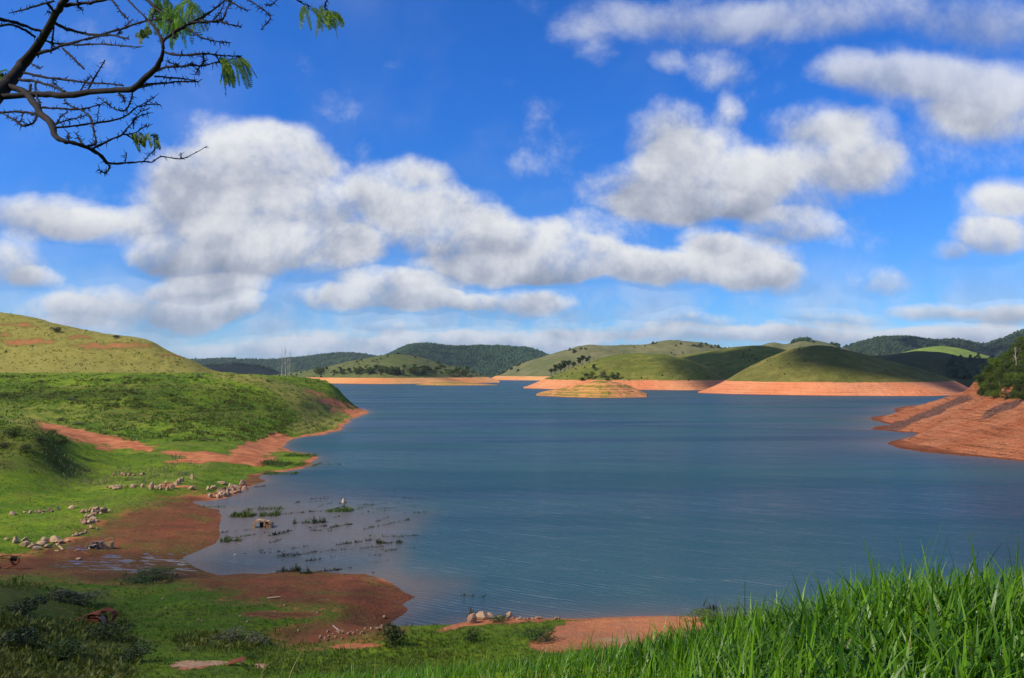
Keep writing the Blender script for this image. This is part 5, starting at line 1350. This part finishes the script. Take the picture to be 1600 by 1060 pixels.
# rusty sheet on the sand at the bottom
p, s = scale_at(368, 1040)
rt = tag(empty('metal_sheet', (p[0], p[1], p[2] + 0.1), 0.1), 'bent rusty metal sheet on the sandy patch at the bottom', 'metal sheet')
b = Acc(); b.add(*panel([(-0.6, 0.0), (-0.3, 0.16), (0.3, 0.30), (0.6, 0.30)], -0.4, 0.5, 0.04, 5, 0.02, np.random.default_rng(2))); b.build('sheet', MAT['rust'], rt)
b = Acc(); b.add(*box_v((0.55, -0.35, 0.2), (0.2, 0.12, 0.25), (0, 0.2, 0), 0.01, np.random.default_rng(2), 1)); b.build('flange', MAT['rustpale'], rt)
# whitish stump standing in the water, dark float
MAT['white'] = simple_mat('bleached_stump', (0.42, 0.32, 0.22), (0.28, 0.18, 0.11), 2.0, (0.62, 0.56, 0.50))
p = W0(537, 786); sp = p[1] / F
rt = tag(empty('stump', (p[0], p[1], -0.1)), 'pale bleached pointed stump standing in the water', 'stump')
hh = 9 * sp
zs_ = np.array([-0.1, .1, .3, .5, .7, .85, 1.0]) * hh
b = Acc(); V_, F_ = tube(np.stack([np.array([0, 0, -.02, -.04, -.05, -.07, -.06]), 0 * zs_, zs_], 1), np.array([.42, .46, .40, .32, .22, .10, .04]), 10)
V_ = V_ + np.random.default_rng(1).normal(0, 0.025, V_.shape); b.add(V_, F_); b.build('body', MAT['white'], rt, True)
b = Acc(); b.add(*tube([(-0.1, 0, hh * 0.95), (-0.12, 0, hh * 1.12)], [.05, .03], 6)); b.build('spike', MAT['dark'], rt)
b = Acc(); b.add(*tube([(-0.9, -.3, 0.12), (0, -.35, 0.16), (0.6, -.3, 0.12)], [.06, .08, .05], 6)); b.build('root', MAT['dark'], rt)
def floatobj(px, py, w_, mat, label, name):
    p = W0(px, py); s = p[1] / F
    v, f = rock_mesh(int(px)); o = mk(name, v * (w_ * s * .5, w_ * s * .4, w_ * s * .3), f, mat, True); o.location = (p[0], p[1], 0.02); tag(o, label, 'float' if name == 'float' else 'litter')
floatobj(368, 867, 5, MAT['white'], 'small white float in the shallow cove', 'float')
floatobj(576, 800, 5, MAT['dark'], 'small dark lump in the water right of the weed patch', 'driftwood')
floatobj(583, 895, 4, MAT['dark'], 'tiny dark lump off the brown spit', 'driftwood')

# ------------------------------------------------------------------ overhanging tree, top left (stands just left of the viewer)
TD = 5.2
BR = [
 [(330,-60,13),(300,-10,14),(250,60,15),(215,130,17),(165,210,20),(100,290,25),(40,370,30),(0,410,36),(-70,480,42)],
 [(-60,440,22),(-20,432,14),(100,427,13),(200,422,13.5),(300,425,14),(400,412,12),(500,402,11),(590,398,12),(640,355,12),(700,300,10),(722,255,8),(725,200,7),(715,165,6),(680,110,5),(640,70,4),(590,20,4),(560,-20,4)],
 [(725,185,6),(770,150,6),(830,115,6),(870,95,5),(930,60,4),(990,15,3),(1020,-20,3)],[(850,103,5),(920,98,4),(990,90,4),(1010,45,3),(1040,-5,2)],[(970,92,3),(1010,105,3),(1080,122,1.6)],[(835,120,3),(880,160,3),(940,180,2.4),(1030,192,1.6)],
 [(740,237,5),(800,247,4),(860,245,4),(930,240,3),(1000,250,2.5),(1075,252,2)],[(690,320,6),(740,300,4.5),(800,298,4),(850,290,4),(900,295,3),(960,280,2.6),(1000,275,2),(1080,250,1.4)],[(905,245,3),(910,270,2.6),(885,310,2.4),(872,335,1.8)],
 [(620,390,7),(680,375,4.5),(740,372,4),(800,365,3),(885,365,2)],[(690,340,4),(760,348,3),(840,355,2.2),(885,368,2)],[(590,412,3),(585,450,3),(555,495,3),(500,480,2.4),(440,435,1.8)],[(530,415,5),(550,435,4),(558,458,3)],
 [(30,390,18),(60,390,15),(110,410,14),(150,460,15),(185,510,14),(230,555,13),(240,600,11),(270,625,9),(330,640,8),(400,662,7.5),(450,700,6.5),(490,730,5),(560,728,4),(640,722,3.5),(680,725,3),(720,700,2.6),(800,710,2.5),(860,690,2),(925,652,1.4)],
 [(488,735,4.5),(485,760,3.5),(465,770,3),(440,757,1.8)],[(250,570,5),(330,562,4),(420,550,3.6),(500,540,3.2),(560,520,3),(610,480,2.6),(660,455,2.2),(690,433,1.6)],[(620,478,2.4),(660,468,2),(715,467,1.4)],
 [(415,665,5),(470,635,4),(540,605,3.2),(580,560,2.6),(620,520,2),(670,505,1.4)],[(545,602,3),(600,595,2.2),(640,570,1.8),(665,560,1.3)],[(560,600,2.5),(610,630,2),(645,642,1.4)],[(595,575,2),(600,535,1.8),(625,500,1.4),(660,490,1.2)],
 [(395,655,5),(425,640,4.5),(420,590,4),(405,530,4),(370,495,3.2),(320,475,2.6),(285,450,2)],[(185,480,5),(260,485,4),(330,490,3.4),(400,480,3),(460,463,1.8)],[(640,722,2.4),(670,690,2),(695,665,1.5)],[(240,560,3),(290,540,2.8),(350,525,2.2),(385,515,1.5)],
 [(245,560,2.4),(275,520,2),(305,500,1.4)],[(375,650,3),(355,625,2.4),(340,598,1.6)],[(305,640,2.4),(308,610,1.8),(300,588,1.2)],[(560,722,2.4),(565,683,1.6)],[(810,710,2),(808,682,1.4)],
 [(-60,500,5),(-20,502,4.5),(60,500,4.5),(130,505,4.5),(170,510,5)],[(0,500,2.4),(50,530,3),(100,560,4),(150,550,4),(165,515,4)],[(30,515,2),(90,545,2),(100,510,1.6)],[(436,545,2.2),(437,500,1.6)],
 [(-60,130,7),(-20,120,6),(40,110,6),(100,130,6),(160,165,6)],[(-60,70,9),(-20,80,8),(60,100,7),(120,120,7),(195,145,6)],[(160,245,8),(220,225,7),(280,205,6),(350,185,5),(430,165,4.4),(500,158,4),(575,175,3)],
 [(170,170,6),(250,195,5),(340,200,4),(450,198,3.6),(540,205,3),(625,212,1.8)],[(245,105,7),(300,130,7),(380,150,6),(450,155,5.5),(520,135,5),(600,110,4.5),(660,92,4),(720,85,3)],[(280,215,5),(320,255,4.4),(375,308,4)],
 [(110,325,6),(200,345,5),(300,358,4.6),(400,370,4),(480,375,3.4),(550,382,3)],[(90,355,7),(160,365,6),(230,385,6),(290,410,6)],[(360,405,3.4),(385,365,2.6),(405,340,1.8)],[(390,405,4),(430,335,3.6),(468,270,2.2)],
 [(285,25,9),(350,18,7.5),(420,10,6.5),(500,-5,6)],[(500,0,4),(540,55,4),(570,85,3)],[(40,60,2.4),(100,45,3),(150,30,4),(240,5,4)],[(228,240,4),(235,180,4),(240,110,4)],[(630,-20,7),(700,40,5.5),(750,90,5),(780,170,5)],
 [(980,-20,5),(1010,0,4),(1050,20,3),(1105,52,2)],[(1080,-20,4),(1110,0,3.4),(1170,40,3),(1208,80,2.6),(1165,133,1.8)],[(1180,22,1.8),(1215,20,2),(1245,-10,2)],[(140,375,7),(130,420,6)],[(160,370,6),(160,420,5),(180,470,4)],
 [(520,160,3),(545,130,2.4),(592,88,1.8)],[(1475,-30,3),(1450,25,2.4),(1465,50,1.8)],[(1300,-20,3),(1340,10,2.2),(1385,30,1.6)],[(680,80,3),(690,55,2.2),(705,30,1.6)],[(215,20,6),(240,60,4),(210,50,3)],[(345,-10,3),(352,30,2.4),(368,48,1.6)],[(140,285,4),(165,300,3.4),(182,305,2.4)],
 [(240,350,2.4),(238,372,2),(258,385,1.5)],[(-30,340,3),(20,335,2.4),(50,322,1.6)],[(180,225,3),(170,260,2.4)],[(950,90,2.4),(980,60,2),(1000,20,1.6)],[(930,60,2.4),(890,85,2)],[(500,480,1.8),(470,455,1.4)],[(740,270,2.4),(770,285,2),(800,290,1.5)]
]
rT = np.random.default_rng(12)
tree = tag(empty('overhanging_tree', (-5.4, 3.2, float(ground_z(-5.4, 3.2)))), 'thorny almost leafless tree reaching in from the top left corner', 'tree')
torig = np.array(tree.location)
def bp(cx, cy, dd): return P3(cx / 2.857, cy / 2.857, dd) - torig
def catmull(pts, n=4):
    pts = np.array(pts, float)
    if len(pts) < 3:
        t = np.linspace(0, 1, 5)[:, None]; return pts[0] * (1 - t) + pts[-1] * t
    q = np.vstack([2 * pts[0] - pts[1], pts, 2 * pts[-1] - pts[-2]]); out = []
    for i in range(1, len(q) - 2):
        for t in np.linspace(0, 1, n, endpoint=False):
            out.append(0.5 * ((2 * q[i]) + (-q[i - 1] + q[i + 1]) * t + (2 * q[i - 1] - 5 * q[i] + 4 * q[i + 1] - q[i + 2]) * t * t + (-q[i - 1] + 3 * q[i] - 3 * q[i + 1] + q[i + 2]) * t ** 3))
    out.append(q[-2]); return np.array(out)
def depth_at(cx, cy):   # a branching system spreads in depth smoothly
    return TD + 0.55 * math.sin(cx / 260.0 + cy / 190.0) + 0.35 * math.sin(cy / 140.0 - cx / 310.0)
lim = Acc(); tw = Acc()
for bi, br in enumerate(BR):
    q = catmull([(x, y, r_) for x, y, r_ in br])
    q[:, :2] += np.stack([vnoise(q[:, 0] * .05, q[:, 1] * .05 + bi, 3) - .5, vnoise(q[:, 0] * .05, q[:, 1] * .05 + bi, 4) - .5], 1) * np.clip(q[:, 2:3], 2, 7) * 1.1
    W = np.array([bp(x, y, depth_at(x, y)) for x, y, _ in q])
    R = q[:, 2] / 2.857 * TD / F * 1.08 * (1 + 0.18 * rT.normal(size=len(q)).clip(-1, 1) * (q[:, 2] < 9))
    big = q[:, 2].max() > 9
    (lim if big else tw).add(*tube(W, np.maximum(R, 0.0026), 8 if big else 6))
    # thorns and spur shoots
    for i in range(1, len(q) - 1):
        for rep in range(4 if not big else 1):
            if rT.uniform() < (0.8 if q[i, 2] < 7 else 0.25):
                f = rT.uniform(); base = W[i] * (1 - f) + W[i + 1] * f
                dr = rT.normal(size=3); dr /= np.linalg.norm(dr)
                L_ = rT.uniform(0.012, 0.042)
                tw.add(*tube([base, base + dr * L_ * 0.5, base + dr * L_], [max(R[i] * 0.6, .0025), .0022, .0008], 4))
lim.build('limbs', MAT['bark'], tree, True); tw.build('twigs', MAT['bark'], tree, True)
# trunk outside the frame, rising from the bank
a0 = bp(-70, 480, depth_at(-70, 480))
tr = Acc(); pts = catmull([(0, 0, -0.3), (0.05, 0.05, 0.8), (0.15, 0.2, 1.7), tuple(a0 * 0.6 + np.array([0.0, 0, 0.9])), tuple(a0)], 5)
tr.add(*tube(pts, np.linspace(0.16, 0.07, len(pts)), 12)); tr.build('trunk', MAT['bark'], tree, True)
def frond(acc, base, direction, L_, r, nl=14, lw=0.010, ll=0.026):
    d = np.array(direction, float); d /= np.linalg.norm(d)
    side = np.cross(d, r.normal(size=3)); side /= np.linalg.norm(side)
    nrm = np.cross(d, side)
    pts = [np.array(base, float)]; dd = d.copy()
    for k in range(nl):
        dd = dd + np.array([0, 0, -0.05]); dd /= np.linalg.norm(dd); pts.append(pts[-1] + dd * L_ / nl)
    acc.add(*tube(pts[::2], [0.0016] * len(pts[::2]), 4), v=np.full(len(pts[::2]) * 4, 0.2))
    vv = r.uniform(0.1, 1)
    for k in range(1, nl + 1):
        s_ = math.sin(math.pi * min(1, (k + 1.2) / (nl + 2))) ** 0.5
        for sg in (-1, 1):
            ax = side * sg * 0.9 + dd * 0.45 + nrm * r.normal(0, 0.15); ax /= np.linalg.norm(ax)
            wv2 = np.cross(ax, nrm); c0 = pts[k]; l2 = ll * s_ * r.uniform(0.8, 1.15)
            q = np.array([c0, c0 + ax * l2 * .45 + wv2 * lw * .5, c0 + ax * l2, c0 + ax * l2 * .45 - wv2 * lw * .5])
            acc.add(q, np.array([[0, 1, 2, 3]]), v=np.full(4, np.clip(vv + r.normal(0, .12), 0, 1)))
SPR = [([(700,-10),(740,0),(790,20),(840,0),(860,10)], 30, (0.03, 0, -1), 0.20, 'bright hanging leaf spray at the top edge'), ([(640,125),(632,150)], 5, (0.3, 0, -0.7), 0.07, None),
       ([(985,262),(1010,275),(1060,262),(1075,255)], 15, (0.45, 0, -0.75), 0.17, None), ([(600,600),(650,600),(685,610)], 9, (0.4, 0, -0.5), 0.09, None), ([(1370,20),(1410,30),(1460,45),(1480,50)], 16, (0.35, 0, -0.75), 0.16, None),
       ([(780,60),(800,90),(740,60)], 14, (0.1, 0, -1), 0.14, None), ([(-5,330)], 3, (0.3, 0, .2), 0.06, None)]
for pts, n, dr, L_, lb in SPR:
    a = Acc()
    for i in range(int(n * 1.5)):
        x, y = pts[i % len(pts)]
        b0 = bp(x + rT.normal(0, 12), y + rT.normal(0, 7), depth_at(x, y) + rT.normal(0, .06))
        frond(a, b0, np.array(dr) + rT.normal(0, 0.35, 3), L_ * rT.uniform(0.6, 1.25), rT)
    o = a.build('leaf_spray', MAT['spray'], tree)
print('scene built')

# ------------------------------------------------------------------ the air between the hills
def haze():
    import bmesh
    bm = bmesh.new(); bmesh.ops.create_cube(bm, size=1.0)
    me = bpy.data.meshes.new('haze'); bm.to_mesh(me); bm.free()
    o = bpy.data.objects.new('haze', me); sc.collection.objects.link(o)
    top, bot = 260.0, -25.0
    o.scale = (22000, 22000, top - bot); o.location = (0, 0, (top + bot) / 2)
    m = bpy.data.materials.new('air'); m.use_nodes = True; nt = m.node_tree; nt.nodes.clear()
    pv = nt.nodes.new('ShaderNodeVolumePrincipled'); pv.inputs['Density'].default_value = HAZE
    pv.inputs['Color'].default_value = (0.78, 0.88, 1.0, 1); pv.inputs['Anisotropy'].default_value = 0.2
    out = nt.nodes.new('ShaderNodeOutputMaterial'); nt.links.new(pv.outputs[0], out.inputs['Volume'])
    me.materials.append(m); tag(o, 'thin pale blue air over the lake and hills', 'haze', kind='stuff')
HAZE = 0.000022
haze()
